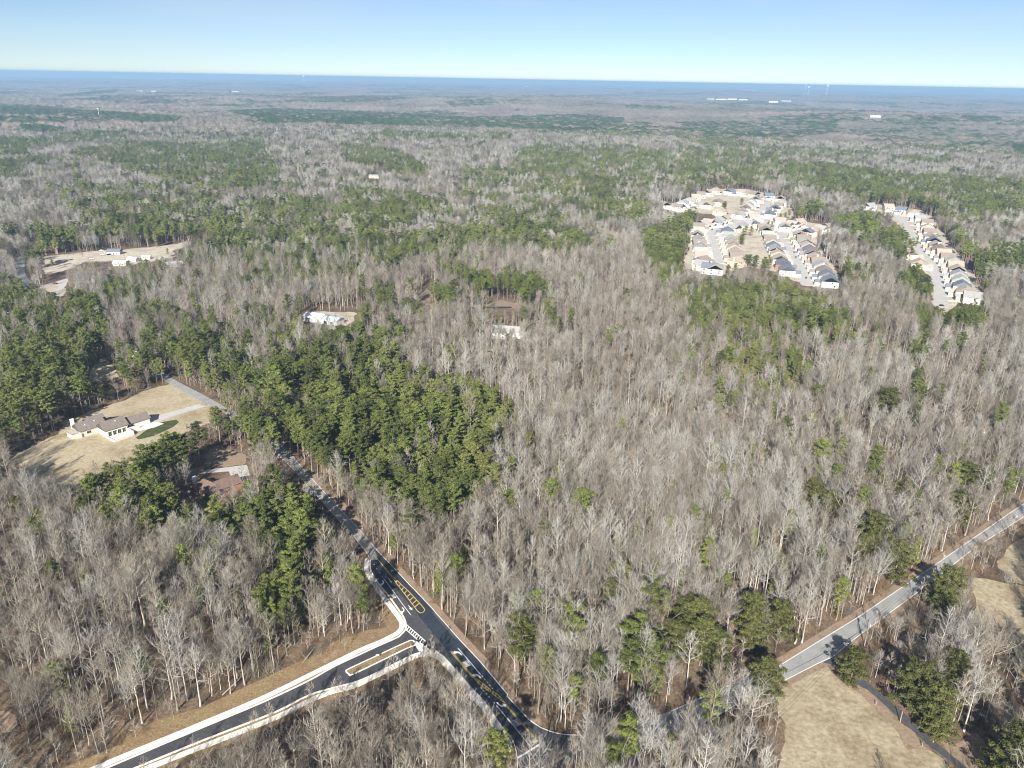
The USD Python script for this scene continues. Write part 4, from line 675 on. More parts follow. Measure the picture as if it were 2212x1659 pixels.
# ------------------------------------------------------------------ trees
def slivers(base, d, w, rng):
    """Thin twigs: one narrow triangle each."""
    side = unit(np.cross(d, rng.normal(size=d.shape))) * w[:, None] / 2
    v = np.stack([base - side, base + side, base + d], 1).reshape(-1, 3)
    return v, np.arange(len(v)).reshape(-1, 3)
def bare_tree(seed, H, spread, first, n_limb, rise=(.45, 1.15), fork=False, dens=1.0, slim=False, sides=6):
    """(trunk and limbs, twigs) of a leafless tree H metres tall; first: height share of the lowest limb; rise: limb elevation low and high up, in radians."""
    g = np.random.default_rng(seed)
    n = 10; t = np.linspace(0, 1, n); top = H * (.62 if fork else .93)
    path = np.stack([np.cumsum(g.normal(0, .10, n)) * H / 25, np.cumsum(g.normal(0, .10, n)) * H / 25, t * top], 1); path[0, :2] = 0
    r0 = (.0078 if slim else .0105) * H + .02
    rr = r0 * (1 - t * (.55 if fork else .86)); rr[0] *= 1.5
    wood, tw = [tube(path, rr, sides)], []
    limb_ends = []
    for i in range(n_limb):
        s = first + (1 - first) * ((i + g.random() * .6) / n_limb) ** (.8 if not fork else .35)
        s = min(s, .99); b = np.array([np.interp(s, t, path[:, k]) for k in range(3)]); rb = np.interp(s, t, rr)
        az = i * 2.39996 + g.normal(0, .35); e = rise[0] + (rise[1] - rise[0]) * (s - first) / (1 - first) + g.normal(0, .12)
        prof = (1 - .72 * ((s - first) / (1 - first)) ** 1.6) if not fork else (.75 + .4 * g.random())
        ln = spread * prof * (.8 + .4 * g.random())
        d = np.array([math.cos(az) * math.cos(e), math.sin(az) * math.cos(e), math.sin(e)])
        u = np.linspace(0, 1, 5)[:, None]
        bend = np.array([0, 0, .28 * ln]) * (1 if g.random() < .8 else -.2)
        lp = b + d * ln * u + bend * u ** 2 + g.normal(0, .035 * ln, (5, 3)) * (u > 0)
        wood.append(tube(lp, np.linspace(min(rb * .75, .085 + .026 * ln), .045, 5), 4))
        limb_ends.append((lp, ln))
    B, Dv, Wd = [], [], []
    for lp, ln in limb_ends:
        k = max(3, int(round(5.5 * dens)))
        for j in range(k):
            q = .28 + .72 * (j + g.random()) / k; i0 = min(int(q * 4), 3); f = q * 4 - i0
            b = lp[i0] * (1 - f) + lp[i0 + 1] * f; dl = unit(lp[min(i0 + 1, 4)] - lp[i0])
            d = unit(dl * .75 + g.normal(0, .55, 3) + np.array([0, 0, .35])); l2 = ln * (.30 + .22 * g.random()) * (1.15 - .35 * q) + .5
            sp = np.stack([b, b + d * l2 * .5 + g.normal(0, .06 * l2, 3), b + d * l2 + np.array([0, 0, .12 * l2])])
            wood.append(tube(sp, [.055, .042, .018], 3))
            m_ = int(round(4.6 * dens)); qs = g.random(m_)[:, None]
            tb = np.where(qs < .5, sp[0] + (sp[1] - sp[0]) * qs * 2, sp[1] + (sp[2] - sp[1]) * (qs * 2 - 1))
            td = unit(d * .8 + g.normal(0, .6, (m_, 3)) + np.array([0, 0, .3])) * (l2 * (.42 + .4 * g.random((m_, 1))))
            B.append(tb); Dv.append(td); Wd.append(np.full(m_, .04))
            for _ in range(3):
                B.append(tb + td * (.25 + .7 * g.random((m_, 1)))); Dv.append(unit(unit(td) + g.normal(0, .55, (m_, 3)) + np.array([0, 0, .2])) * (.35 + .55 * g.random((m_, 1))) * (l2 * .42)); Wd.append(np.full(m_, .028))
    tw = slivers(np.vstack(B), np.vstack(Dv), np.concatenate(Wd), g)
    return cat(wood), tw
def puff(c, r, n, size, g, flat=.62):
    """A clump of needle sprays: small triangles lying about its surface and inside it."""
    d = unit(g.normal(size=(n, 3))); d[:, 2] = np.abs(d[:, 2]) * .9 - .25 * (g.random(n) < .45); d = unit(d)
    p = c + d * r * (g.random((n, 1)) ** .4) * np.array([1, 1, flat])
    nrm = unit(d + g.normal(0, .45, (n, 3))); a = unit(np.cross(nrm, g.normal(size=(n, 3)))); b = np.cross(nrm, a)
    s = size * (.7 + .6 * g.random((n, 1)))
    v = np.stack([p - a * s * .5 - b * s * .35, p + a * s * .5 - b * s * .35, p + b * s * .75], 1).reshape(-1, 3)
    return v, np.arange(3 * n).reshape(-1, 3)
def pine_tree(seed, H, R, first, n_limb, size=.5, per=34, shape='round'):
    g = np.random.default_rng(seed); n = 8; t = np.linspace(0, 1, n)
    path = np.stack([np.cumsum(g.normal(0, .09, n)), np.cumsum(g.normal(0, .09, n)), t * H * .96], 1); path[0, :2] = 0
    r0 = .012 * H + .03; wood = [tube(path, r0 * (1 - .88 * t), 6)]; leaf = []
    for i in range(n_limb):
        s = first + (1 - first) * (i + .6 * g.random()) / n_limb; k = (s - first) / (1 - first)
        b = np.array([np.interp(s, t, path[:, c]) for c in range(3)])
        prof = {'round': math.sqrt(max(1 - (1.75 * k - .72) ** 2 * .95, .06)), 'cone': 1.05 - .9 * k, 'flat': .55 + .55 * math.sin(min(k * 2.0, 2.4))}[shape]
        ln = R * prof * (.72 + .5 * g.random()); az = i * 2.39996 + g.normal(0, .3); e = .05 + .55 * k + g.normal(0, .12)
        d = np.array([math.cos(az) * math.cos(e), math.sin(az) * math.cos(e), math.sin(e)])
        end = b + d * ln; mid = b + d * ln * .5 - np.array([0, 0, .05 * ln])
        wood.append(tube(np.stack([b, mid, end]), [.075, .055, .02], 3))
        for q, rs in ((1.0, 1.0), (.62, .9), (.3, .62)):
            if ln < 1.3 and q < .5: continue
            c = b + d * ln * q + g.normal(0, .25, 3) + np.array([0, 0, .15])
            leaf.append(puff(c, (.42 + .24 * R ** .8) * rs * (.8 + .45 * g.random()), per, size, g))
    leaf.append(puff(path[-1] + [0, 0, .2], .5 + .16 * R, per, size, g, 1.1))
    return cat(wood), cat(leaf)
BARE, PINES = [], []
def add_form(store, kind, parts_, mats, label, **kw):
    f = form(kind)
    put('trunk', parts_[0], M[mats[0]], f, smooth=True); put('crown', parts_[1], M[mats[1]], f)
    store.append(dict(src=f, H=parts_[0][0][:, 2].max() if store is BARE else parts_[1][0][:, 2].max(), label=label, **kw))
for i, (H, sp, fi, nl, slim, pale, fork, lab) in enumerate([
        (24, 4.8, .42, 14, 0, 0, 0, 'tall narrow-crowned bare tree'), (26, 5.8, .42, 15, 0, 0, 0, 'tall full-crowned bare tree'),
        (22, 3.6, .50, 12, 1, 0, 0, 'slim bare tree'), (20, 2.8, .55, 10, 1, 0, 0, 'thin pole-like bare tree'),
        (25, 5.6, .40, 14, 0, 1, 0, 'pale-limbed tall bare tree'), (21, 6.2, .34, 13, 0, 0, 1, 'forked broad bare tree'),
        (19, 8.0, .30, 17, 0, 0, 1, 'wide-domed bare tree'), (21, 7.0, .28, 14, 0, 1, 1, 'white-forked bare tree'),
        (23, 5.0, .40, 13, 0, 0, 1, 'ragged vase-shaped bare tree'), (17, 2.6, .45, 10, 1, 0, 0, 'thin bare sapling')]):
    add_form(BARE, 'bare_tree_form', bare_tree(100 + i, H, sp, fi, nl, slim=bool(slim), fork=bool(fork), rise=(.35, 1.2) if fork else (.55, 1.2)), ('bark_pale' if pale else 'bark', 'twig_pale' if pale else 'twig'), lab, slim=slim, fork=fork, pale=pale, R=sp)
for i, (H, R, fi, nl, shp, mt, lab) in enumerate([
        (23, 3.3, .52, 22, 'round', 'pine', 'tall rounded green pine'), (25, 3.7, .55, 24, 'round', 'pine', 'tall clump-crowned green pine'),
        (21, 2.8, .50, 19, 'round', 'pine', 'slender green pine'), (22, 3.4, .42, 26, 'flat', 'pine', 'flat-topped green pine'),
        (15, 2.5, .22, 22, 'cone', 'pine_light', 'narrow young light pine'), (18, 2.7, .36, 22, 'round', 'pine_light', 'egg-shaped light green pine'),
        (17, 5.4, .16, 40, 'round', 'pine_dark', 'broad dark pine'), (12, 2.5, .10, 26, 'cone', 'cedar', 'yellow-green cedar')]):
    add_form(PINES, 'pine_tree_form', pine_tree(300 + i, H, R, fi, nl, shape=shp, size=.38 if R < 5 else .42, per=62 if R < 5 else 84), ('pine_bark', mt), lab, R=R)
F_CEDAR, F_BROAD = 7, 6

ROAD_ALL = unary_union(BASE_CLEAR + [p.buffer(.8) for p in (main_new, side_poly, old_poly, grey_poly, drive)])
shapely.prepare(ROAD_ALL); CLEAR_ALL = CLEAR
for c in CLEAR + [p for p, _ in FIELDS]: shapely.prepare(c)
def allowed(x, y, h, slack=.88, wide=1.5):
    ok = ~shapely.contains_xy(ROAD_ALL, x, y)
    for zf in np.linspace(0, slack, 6):
        q = P(np.stack([x, y, h * zf + terr(x, y)], -1))
        off = wide * FPX / SC / np.hypot(np.hypot(x, y), CAM_H) * (zf > .5)
        for c in CLEAR_ALL:
            for s_ in (-1, 1): ok &= ~shapely.contains_xy(c, q[:, 0] + s_ * off, q[:, 1])
    for b in BUILT: ok &= ~shapely.contains_xy(b, x, y)
    return ok
def in_view(x, y, h, pad=50):
    a, b = P(np.stack([x, y, 0 * x], -1)), P(np.stack([x, y, h], -1))
    return (a[:, 0] > -pad * 2) & (a[:, 0] < 2212 + pad * 2) & (b[:, 1] < 1659 + pad)
def jgrid(r0, r1, s, g):
    k = r1 * 1.0
    xs, ys = np.meshgrid(np.arange(-k, k, s), np.arange(100, r1, s)); p = np.stack([xs.ravel(), ys.ravel()], 1)
    p = p + g.uniform(-.48, .48, p.shape) * s; r = np.hypot(p[:, 0], p[:, 1])
    p = p[(r >= r0) & (r < r1)]
    return p[np.abs(p[:, 0]) < .80 * p[:, 1] + 60]

# trees that stand out, placed one by one: crown middle on the plan sheet, height, form, label
SPECIAL = []
def special(kind, at, H, fi, label, base=False, sx=1.0): SPECIAL.append((kind, at, H, fi, label, base, sx))
for at, H, lab in ((C3((1110,1000)), 16, 'big dark pine shading the mouth of the farm driveway'), (C3((1530,1120)), 21, 'dark pine at the left end of the clump right of the driveway'), (C3((1650,1260)), 20, 'dark pine in the middle of the clump right of the driveway'),
                   (C3((1760,1040)), 19, 'dark pine at the far end of the clump right of the driveway'), (C3((1660,1360)), 15, 'dark pine at the near end of the clump right of the driveway'), (C3((1730,480)), 20, 'dark pine over the hedge just below the grey road'), (C3((1690,560)), 15, 'lower pine touching the dark one below the grey road'),
                   (C3((2170,1540)), 20, 'dark pine cut by the lower right corner'), (C3((2120,1640)), 18, 'dark pine just left of the lower right corner'), (C3((540,1090)), 19, 'rounded pine behind the leaning white-limbed tree at the grey road'), (C3((450,660)), 20, 'rounded pine standing above its own black shadow near the grey road'),
                   (C3((450,770)), 17, 'pine just below the rounded one near the grey road'), (C3((640,700)), 18, 'pine nearest the grey road in the central clump'), (C3((100,700)), 20, 'pine at the left end of the central clump'), (C3((130,830)), 20, 'broad pine low in the central clump'), (C3((220,890)), 17, 'lowest pine of the central clump'), (C3((20,650)), 17, 'pine tucked behind the left end of the central clump'), (C3((-40,830)), 18, 'outlying pine left of the central clump'),
                   (C3((1230,130)), 23, 'tall dark pine on the far side of the grey road'), (C3((1190,230)), 18, 'pine leaning on the tall dark one beyond the grey road'), (C3((1390,310)), 21, 'large pine closest to the far edge of the grey road'), (C3((1300,240)), 18, 'pine between the two large ones beyond the grey road'),
                   (C6((1840,1440)), 20, 'big spreading dark pine high on the right above the grey road'), (C6((1800,1630)), 19, 'dark pine under the big spreading one above the grey road'), (C6((1430,1540)), 18, 'green pine standing alone in the bare wood above the grey road'), (C6((850,1550)), 19, 'dark pine beside pale trees in the right-hand bare wood'), (C6((960,1610)), 16, 'shorter dark pine at the foot of the pale trees in the right-hand bare wood'), (C6((1325,960)), 25, 'single large olive pine amid the right-hand bare wood')):
    special('P', at[0], H, F_BROAD, lab)
for at, H, fi, lab in ((C2((1830,400)), 21, 0, 'lone green pine beside the great spreading tree in the middle'), (C2((2010,450)), 20, 2, 'narrow lone pine right of the great spreading tree'), (C2((640,370)), 16, F_CEDAR, 'yellow-green cedar at the edge of the new road clay verge'), (C2((1790,100)), 19, F_CEDAR, 'yellowish cedar high in the central bare wood'), (C2((1170,870)), 12, 4, 'small fresh green pine near the right verge of the new road'), (C2((1690,950)), 15, 5, 'small pine left of the central clump'),
                         (C1((1190,130)), 22, 4, 'narrow dark pine sticking up in the lower left bare wood'), (C1((1690,580)), 22, 0, 'dark pine at the lower edge of the stand above the side street'), (C1((1880,500)), 24, 1, 'tallest pine of the stand above the side street'), (C1((1910,370)), 22, 0, 'pine at the back of the stand above the side street'), (C1((1850,640)), 20, 2, 'pine with long bare stem above the side street'), (C1((450,1330)), 11, 4, 'small conical pine in the far lower left wood'),
                         (C4((1375,1010)), 12, F_CEDAR, 'bright rounded evergreen at the mouth of the ranch house driveway'), (C5((1330,1530)), 17, 5, 'rounded green pine in the bare wood below the big pine stand'), (C5((1480,1610)), 16, 5, 'small green pine lower in the bare wood below the big stand')):
    special('P', at[0], H, fi, lab)
for at, H, fi, lab in ((LS((370,410)), 18, 1, 'tall pine beside the bend of the left road'), (LS((575,320)), 11, 5, 'small evergreen on the tan ground by the left road'), (LS((1560,300)), 10, 5, 'small evergreen among the settlement trailers'), (LS((1850,190)), 10, 5, 'small evergreen at the right of the settlement yard'), (LS((1210,500)), 15, 0, 'pine at the right end of the long dark-roofed house')): special('P', at[0], H, fi, lab)
for at, H, fi, lab, sx in ((LS((1040,440)), 15, 6, 'wide bare oak in the middle of the settlement', 1.3), (LS((920,290)), 10, 6, 'low bare tree at the back of the settlement yard', 1.0)): special('B', at[0], H, fi, lab, True, sx)
for at, H, fi, lab, sx in ((C2((1480,760)), 28, 6, 'great spreading bare tree in the middle of the central wood', 1.25), (C2((930,890)), 25, 6, 'large bare tree at the right verge opposite the crosswalk', 1.1), (C2((1620,1640)), 22, 7, 'pale forking bare tree at the bottom edge right of the stop line', 1.1), (C3((430,1430)), 24, 7, 'white-limbed bare tree leaning over the end of the grey road', 1.1),
                           (C3((1670,930)), 19, 7, 'white forking bare tree above the pine clump on the right', 1.0), (C3((1990,1010)), 17, 6, 'wide twiggy bare tree near the right edge', 1.3), (C3((195,1640)), 22, 7, 'tall pale bare tree at the bottom edge left of the pasture', 1.0), (C1((850,1340)), 22, 7, 'white-stemmed bare tree at the edge of the side street verge', .9), (C1((1300,1260)), 25, 4, 'tall pale bare tree standing at the side street verge', 1.0), (C1((1215,1220)), 25, 4, 'second pale bare tree left of the tall one at the side street verge', 1.0),
                           (C2((630,1290)), 19, 7, 'bare tree with pale limbs beside the lower sidewalk', .9), (C2((1780,800)), 23, 7, 'white-limbed bare tree right of the great spreading tree', 1.0), (C6((1590,1500)), 20, 6, 'round-crowned bare tree near the far end of the grey road', 1.0), (C3((690,330)), 18, 6, 'round-crowned bare tree beyond the bend of the grey road', .9), (C3((1140,280)), 12, 7, 'small pale bare tree before the tall dark pine', .8)):
    special('B', at[0], H, fi, lab, True, sx)
BUILT = globals().get('BUILT', [])
taken = []
for kind, at, H, fi, label, base, sx in SPECIAL:
    fm = (BARE if kind == 'B' else PINES)[fi]
    q = G(at) if base else G(at, H * (.55 if fi == F_BROAD and kind == 'P' else .72))
    s = H / fm['H']; taken.append((*q, fm['R'] * s * .75))
    copy_of('bare_tree' if kind == 'B' else ('cedar_tree' if fi == F_CEDAR and kind == 'P' else 'pine_tree'), fm['src'], (*q, 0), RNG.uniform(0, 6.28), s * sx, s, label=label, cat='tree')
taken = np.array(taken)

# rounded evergreens that stand inside the estate
for at, n_, H, lab in ((EE((505,170)), 4, 13, 'rounded evergreen in the clump below the north edge row'), (EE((612,140)), 2, 12, 'rounded evergreen between the upper inner rows'), (EE((650,345)), 3, 13, 'rounded evergreen in the upper strip right of the inner west row'), (EE((615,400)), 3, 12, 'rounded evergreen in the lower strip right of the inner west row'), (EE((690,540)), 5, 14, 'rounded evergreen in the clump at the near end of the empty field'),
                       (EE((760,555)), 4, 13, 'rounded evergreen in the clump left of the brick house'), (EE((878,245)), 2, 12, 'rounded evergreen beside the upper inner east row'), (EE((810,305)), 3, 11, 'rounded evergreen behind the middle short row'), (EE((1063,385)), 2, 10, 'rounded evergreen behind the inner east row'), (EE((525,590)), 3, 12, 'rounded evergreen right of the west dead end'), (EE((1120,472)), 1, 10, 'single small evergreen behind the inner east row yards')):
    c_ = G(at[0], H * .5)
    for k in range(n_):
        o_ = RNG.normal(0, 4.5, 2) if n_ > 1 else np.zeros(2); fm = PINES[5]; s_ = H / fm['H'] * RNG.uniform(.85, 1.15)
        copy_of('evergreen_tree', fm['src'], (*(c_ + o_), 0), RNG.uniform(0, 6.28), s_ * 1.45, s_, label=lab, cat='tree', group=lab.replace('rounded evergreen', 'rounded evergreens').replace('single small evergreen', 'evergreen'))
for rname, pts_ in ROWS:          # thin yard trees, bare, one here and there behind the houses
    for e in pts_[::4]:
        q = G(EE((e[0] + 26, e[1] + 4))[0])
        if not any(b_.distance(shapely.Point(q)) < 1.5 for b_ in BUILT): copy_of('yard_tree', BARE[9]['src'], (*q, 0), RNG.uniform(0, 6.28), .45, .4, label=f'small bare yard tree beside the {rname}', cat='tree', group=f'small bare yard trees of the {rname}')
# the wood itself: every stem placed on a jittered grid, kind and height by the stand it is in
g = np.random.default_rng(11)
NEAR = 900.0
pts = np.vstack([jgrid(120, 420, 3.4, g), jgrid(420, NEAR, 4.0, g)])
hh = g.uniform(.64, 1.1, len(pts)) * 22
pts_ok = in_view(pts[:, 0], pts[:, 1], hh); pts, hh = pts[pts_ok], hh[pts_ok]
share = pine_share(pts[:, 0], pts[:, 1], hh * .75)
is_pine = g.random(len(pts)) < share
thin = meshkit.fbm(np.stack([pts[:, 0] / 40, pts[:, 1] / 40, np.zeros(len(pts)) + 7], -1), 2, 4)
keep = np.where(is_pine, g.random(len(pts)) < .5, g.random(len(pts)) < np.clip(.53 + .14 * (np.hypot(*pts.T) < 340) + (thin - .5) * .9, .25, 1))
wd = np.where(is_pine, 2.6, 1.5); ok1 = allowed(pts[:, 0], pts[:, 1], hh, wide=wd); ok2 = allowed(pts[:, 0], pts[:, 1], hh * .55, wide=wd * .5); short = ok2 & ~ok1 & (g.random(len(pts)) < .6); hh = np.where(short, hh * .55, hh); keep &= ok1 | short
qd = P(np.stack([pts[:, 0], pts[:, 1], 0 * hh], -1)); gdist = shapely.distance(shapely.points(pts), grey_poly); low_side = (gdist < 24) & (qd[:, 1] > np.interp(qd[:, 0], [1578, 2212], [1500, 1100])) & (qd[:, 0] > 1600)
sdist = shapely.distance(shapely.points(pts), side_poly); low2 = (sdist < 26) & (qd[:, 1] > np.interp(qd[:, 0], [0, 250, 700, 905], [1740, 1660, 1530, 1425])) & (qd[:, 0] < 960)
hh = np.where(low2 & ~short, hh * np.clip(.42 + sdist / 60, .4, 1), hh); is_pine &= ~((sdist < 48) & (qd[:, 1] > np.interp(qd[:, 0], [0, 250, 700, 905], [1740, 1660, 1530, 1425])) & (qd[:, 0] < 1080)); keep &= ~(low2 & (g.random(len(pts)) < .3))
keep &= ~(low_side & (g.random(len(pts)) < .55)); hh = np.where(low_side, hh * .5, hh); is_pine &= ~low_side
for d_ in DRYLAND: keep &= ~(shapely.contains_xy(Polygon(d_).buffer(0), qd[:, 0], qd[:, 1]) & (g.random(len(pts)) < .97))
tq = P(np.stack([pts[:, 0], pts[:, 1], hh * .8], -1)); tq2 = P(np.stack([pts[:, 0], pts[:, 1], hh * .5], -1)); tr_ = np.hypot(pts[:, 0], pts[:, 1])
for kind, at, H, fi_, label, base, sx in SPECIAL:
    if kind == 'P' and fi_ == F_BROAD:
        q = G(at, H * .55); rr_ = np.hypot(*q); rad_ = H / PINES[fi_]['H'] * PINES[fi_]['R'] * .95 * FPX / SC / np.hypot(rr_, CAM_H)
        keep &= ~((tr_ < rr_) & (tr_ > rr_ - 45) & ((np.hypot(tq[:, 0] - at[0], tq[:, 1] - at[1]) < rad_) | (np.hypot(tq2[:, 0] - at[0], tq2[:, 1] - at[1]) < rad_)) & (g.random(len(pts)) < .9))
for tx, ty, tr in taken: keep &= np.hypot(pts[:, 0] - tx, pts[:, 1] - ty) > tr
pts, hh, is_pine, share, thin = pts[keep], hh[keep], is_pine[keep], share[keep], thin[keep]
fi = np.zeros(len(pts), int); u = g.random(len(pts)); ua = meshkit.fbm(np.stack([pts[:, 0] / 90, pts[:, 1] / 90, np.zeros(len(pts)) + 11], -1), 3, 8)
px = P(np.stack([pts[:, 0], pts[:, 1], hh * .7], -1))
young = (ua > .52) | ((px[:, 0] > 1380) & (px[:, 1] > 590) & (px[:, 1] < 900)) | ((px[:, 0] > 900) & (px[:, 1] < 660) & (px[:, 0] < 1400))
fi = np.where(is_pine, np.where(young & (share < .99), np.where(u < .25, 4, np.where(u < .7, 5, 2)), np.select([u < .3, u < .58, u < .8, u < .95], [0, 1, 2, 3], 5)),
              np.select([u < .16, u < .30, u < .44, u < .58, u < .58 + .13 * (ua > .5), u < .78, u < .80, u < .82, u < .93], [0, 1, 2, 3, 4, 8, 6, 7, 5], 9))
fi = np.where(is_pine & (share < .12) & (u < .35), 7, fi)
forms_H = np.where(is_pine, np.array([f['H'] for f in PINES] + [0, 0])[fi], np.array([f['H'] for f in BARE])[fi])
scl = np.clip(hh / 22 * g.normal(1, .07, len(pts)), .42, 1.25)
rot = g.uniform(0, 2 * np.pi, len(pts)); pz = (px[:, 0] > 1000) & (px[:, 1] > 720) & (g.random(len(pts)) < .2) & ~is_pine; fi = np.where(pz, np.where(g.random(len(pts)) < .75, 4, 7), fi)
forms_H = np.where(is_pine, np.array([f['H'] for f in PINES] + [0, 0])[fi], np.array([f['H'] for f in BARE])[fi])
hp = P(np.stack([pts[:, 0], pts[:, 1], forms_H * scl], -1)); bp = P(np.stack([pts[:, 0], pts[:, 1], 0 * hh], -1))
vis = np.clip(np.minimum(bp[:, 1], 1659) - np.maximum(hp[:, 1], 0), 0, None) * ((hp[:, 0] > 15) & (hp[:, 0] < 2197))
single = np.zeros(len(pts), bool)
for k in (False, True):
    idx = np.where(is_pine == k)[0]; idx = idx[np.argsort(-vis[idx])]
    single[idx[:300 - sum(1 for s_ in SPECIAL if (s_[0] == 'P') == k)]] = True
MARKS = [(C2((510,830))[0], 'the crosswalk'), (K6((900,600))[0], 'the median island'), (K1((1000,1200))[0], 'the stop line'), (K3((850,850))[0], 'the yellow hatching'), (C2((1550,500))[0], 'the great spreading tree'), (C3((620,1030))[0], 'the grey road bend'), (C3((1120,1000))[0], 'the driveway mouth'),
         (C3((1100,1400))[0], 'the pasture'), (C3((1600,1200))[0], 'the driveway pine clump'), (C3((1178,800))[0], 'the nearest utility pole'), (C3((1650,380))[0], 'the second utility pole'), (HA((1200,700))[0], 'the ranch house'), (HB((700,400))[0], 'the brown-roofed house'), (C4((1250,900))[0], 'the ranch driveway'), (SH((280,210))[0], 'the long white shed'), (SH((1900,340))[0], 'the white wood house'),
         (K5((400,300))[0], 'the upper old road'), (K5((1200,1150))[0], 'the lower old road'), (C1((700,1560))[0], 'the lower side street'), (C1((1600,1270))[0], 'the side street bend'), (D((860,950))[0], 'the big pine stand'), (D((620,1270))[0], 'the roadside pine group'), (D((150,1200))[0], 'the left edge wood'), (C3((150,800))[0], 'the central pine clump'), (C6((1325,960))[0], 'the single olive pine'), (C6((1800,1500))[0], 'the big spreading right pine'),
         (C3((1250,170))[0], 'the dark road-edge pines'), (D((60,1400))[0], 'the lower left corner'), (D((1230,1640))[0], 'the bottom edge middle'), (D((1550,1000))[0], 'the right bare wood'), (D((1150,1000))[0], 'the middle bare wood'), (D((300,1120))[0], 'the lawn-edge pines')]
MP = np.array([m_[0] for m_ in MARKS])
def place_words(x, y, h):
    q = P([x, y, h * .6]); d = q - MP; k = int(np.argmin(np.hypot(*d.T))); dx, dy = d[k]; r = math.hypot(dx, dy)
    if r < 24: return f'amid {MARKS[k][1]}'
    side = ('right of' if dx > 0 else 'left of') if abs(dx) > 1.6 * abs(dy) else ('before' if dy > 0 else 'behind') if abs(dy) > 1.6 * abs(dx) else (('right' if dx > 0 else 'left') + (' before' if dy > 0 else ' behind'))
    return f'{"close" if r < 70 else "some way" if r < 130 else "well"} {side} {MARKS[k][1]}'
found = {}
for i in np.where(single)[0]:
    fm = (PINES if is_pine[i] else BARE)[fi[i]]; found.setdefault((fm['label'], place_words(*pts[i], forms_H[i] * scl[i])), []).append(i)
for (fl, wds), ii in found.items():
    ii = sorted(ii, key=lambda i: px[i, 0]); n = len(ii)
    for k, i in enumerate(ii):
        fm = (PINES if is_pine[i] else BARE)[fi[i]]; nm = ('cedar_tree' if fi[i] == F_CEDAR else 'pine_tree') if is_pine[i] else 'bare_tree'
        tie = '' if n == 1 else {2: ('left of two', 'right of two'), 3: ('leftmost of three', 'middle of three', 'rightmost of three')}.get(n, [f'{o} from left' for o in ORD[:n]])[k] if n <= 20 else ''
        copy_of(nm, fm['src'], (*pts[i], -.05), rot[i], scl[i], label=f"{fl} {wds}" + (f', {tie}' if tie else ''), cat='tree', group='pines of the wood' if is_pine[i] else 'bare trees of the wood')

def instancer(name, protos, where, z, s, yaw, which, label, cat_='forest'):
    pi = UsdGeom.PointInstancer.Define(stage, f'/World/{name}')
    rel = pi.CreatePrototypesRel()
    for k, fm in enumerate(protos):
        p = UsdGeom.Xform.Define(stage, f'/World/{name}/prototypes/{name}_form_{k:03d}').GetPrim(); p.GetReferences().AddInternalReference(fm.GetPath()); rel.AddTarget(p.GetPath())
    n = len(where)
    pi.CreateProtoIndicesAttr(Vt.IntArray.FromNumpy(np.asarray(which, np.int32)))
    pi.CreatePositionsAttr(Vt.Vec3fArray.FromNumpy(np.column_stack([where, z]).astype(np.float32)))
    s = np.asarray(s, float); s = np.repeat(s[:, None], 3, 1) if s.ndim == 1 else s
    pi.CreateScalesAttr(Vt.Vec3fArray.FromNumpy(s.astype(np.float32)))
    pi.CreateOrientationsAttr(Vt.QuathArray([Gf.Quath(float(math.cos(a / 2)), 0.0, 0.0, float(math.sin(a / 2))) for a in yaw]))
    return tag(pi.GetPrim(), label=label, kind='stuff')
mw = ~single & ~is_pine; wid = g.uniform(.72, 1.1, len(pts)); sc3 = np.column_stack([scl * wid, scl * wid, scl])
mw = ~single & ~is_pine; instancer('bare_wood', [f['src'] for f in BARE], pts[mw], np.full(mw.sum(), -.05), sc3[mw], rot[mw], fi[mw], 'leafless grey-brown wood covering the middle ground')
mp = ~single & is_pine; instancer('pine_wood', [f['src'] for f in PINES], pts[mp], np.full(mp.sum(), -.05), sc3[mp], rot[mp], fi[mp], 'green pine stands scattered through the bare wood')

# undergrowth: brush, saplings and dry stalks on the woodland floor and along its edges
def brush(seed, n, h, w):
    g_ = np.random.default_rng(seed); b = np.column_stack([g_.normal(0, w, (n, 2)), np.zeros(n)]); d = unit(g_.normal(0, .45, (n, 3)) + [0, 0, 1.]) * (h * (.4 + .8 * g_.random((n, 1))))
    v1 = slivers(b, d, np.full(n, .07), g_); v2 = slivers(b + d * .5, unit(d + g_.normal(0, .5 * h, (n, 3))) * h * .5, np.full(n, .05), g_)
    return cat([v1, v2])
BRUSH = []
for k in range(4):
    f_ = form('brush_form'); put('stems', brush(50 + k, 130, (1.0, 1.6, 2.6, 3.4)[k], (.7, .9, .9, 1.0)[k]), M['brush' if k < 3 else 'twig'], f_); BRUSH.append(f_)
for k in range(3):
    f_ = form('brush_form'); tr_ = bare_tree(60 + k, (7.5, 9.5, 11)[k], (1.7, 2.0, 1.6)[k], .3, 9, slim=True, dens=.7, sides=4); put('stem', tr_[0], M['bark'], f_); put('twigs', tr_[1], M['twig'], f_); BRUSH.append(f_)
bq = jgrid(120, 620, 3.6, g); hb_ = np.full(len(bq), 2.0); o = in_view(bq[:, 0], bq[:, 1], hb_); bq = bq[o]
bok = ~shapely.contains_xy(ROAD_ALL, bq[:, 0], bq[:, 1]) | (shapely.contains_xy(upper_band.difference(all_road), bq[:, 0], bq[:, 1]) & (g.random(len(bq)) < .35))
qq = P(np.column_stack([bq, np.zeros(len(bq))]))
for c in CLEAR_ALL: bok &= ~shapely.contains_xy(c, qq[:, 0], qq[:, 1])
bok &= g.random(len(bq)) < .85; bq = bq[bok]
instancer('undergrowth', BRUSH, bq, np.zeros(len(bq)), g.uniform(.6, 1.3, len(bq)), g.uniform(0, 6.28, len(bq)), g.integers(0, 7, len(bq)), 'brown brush and saplings on the woodland floor')

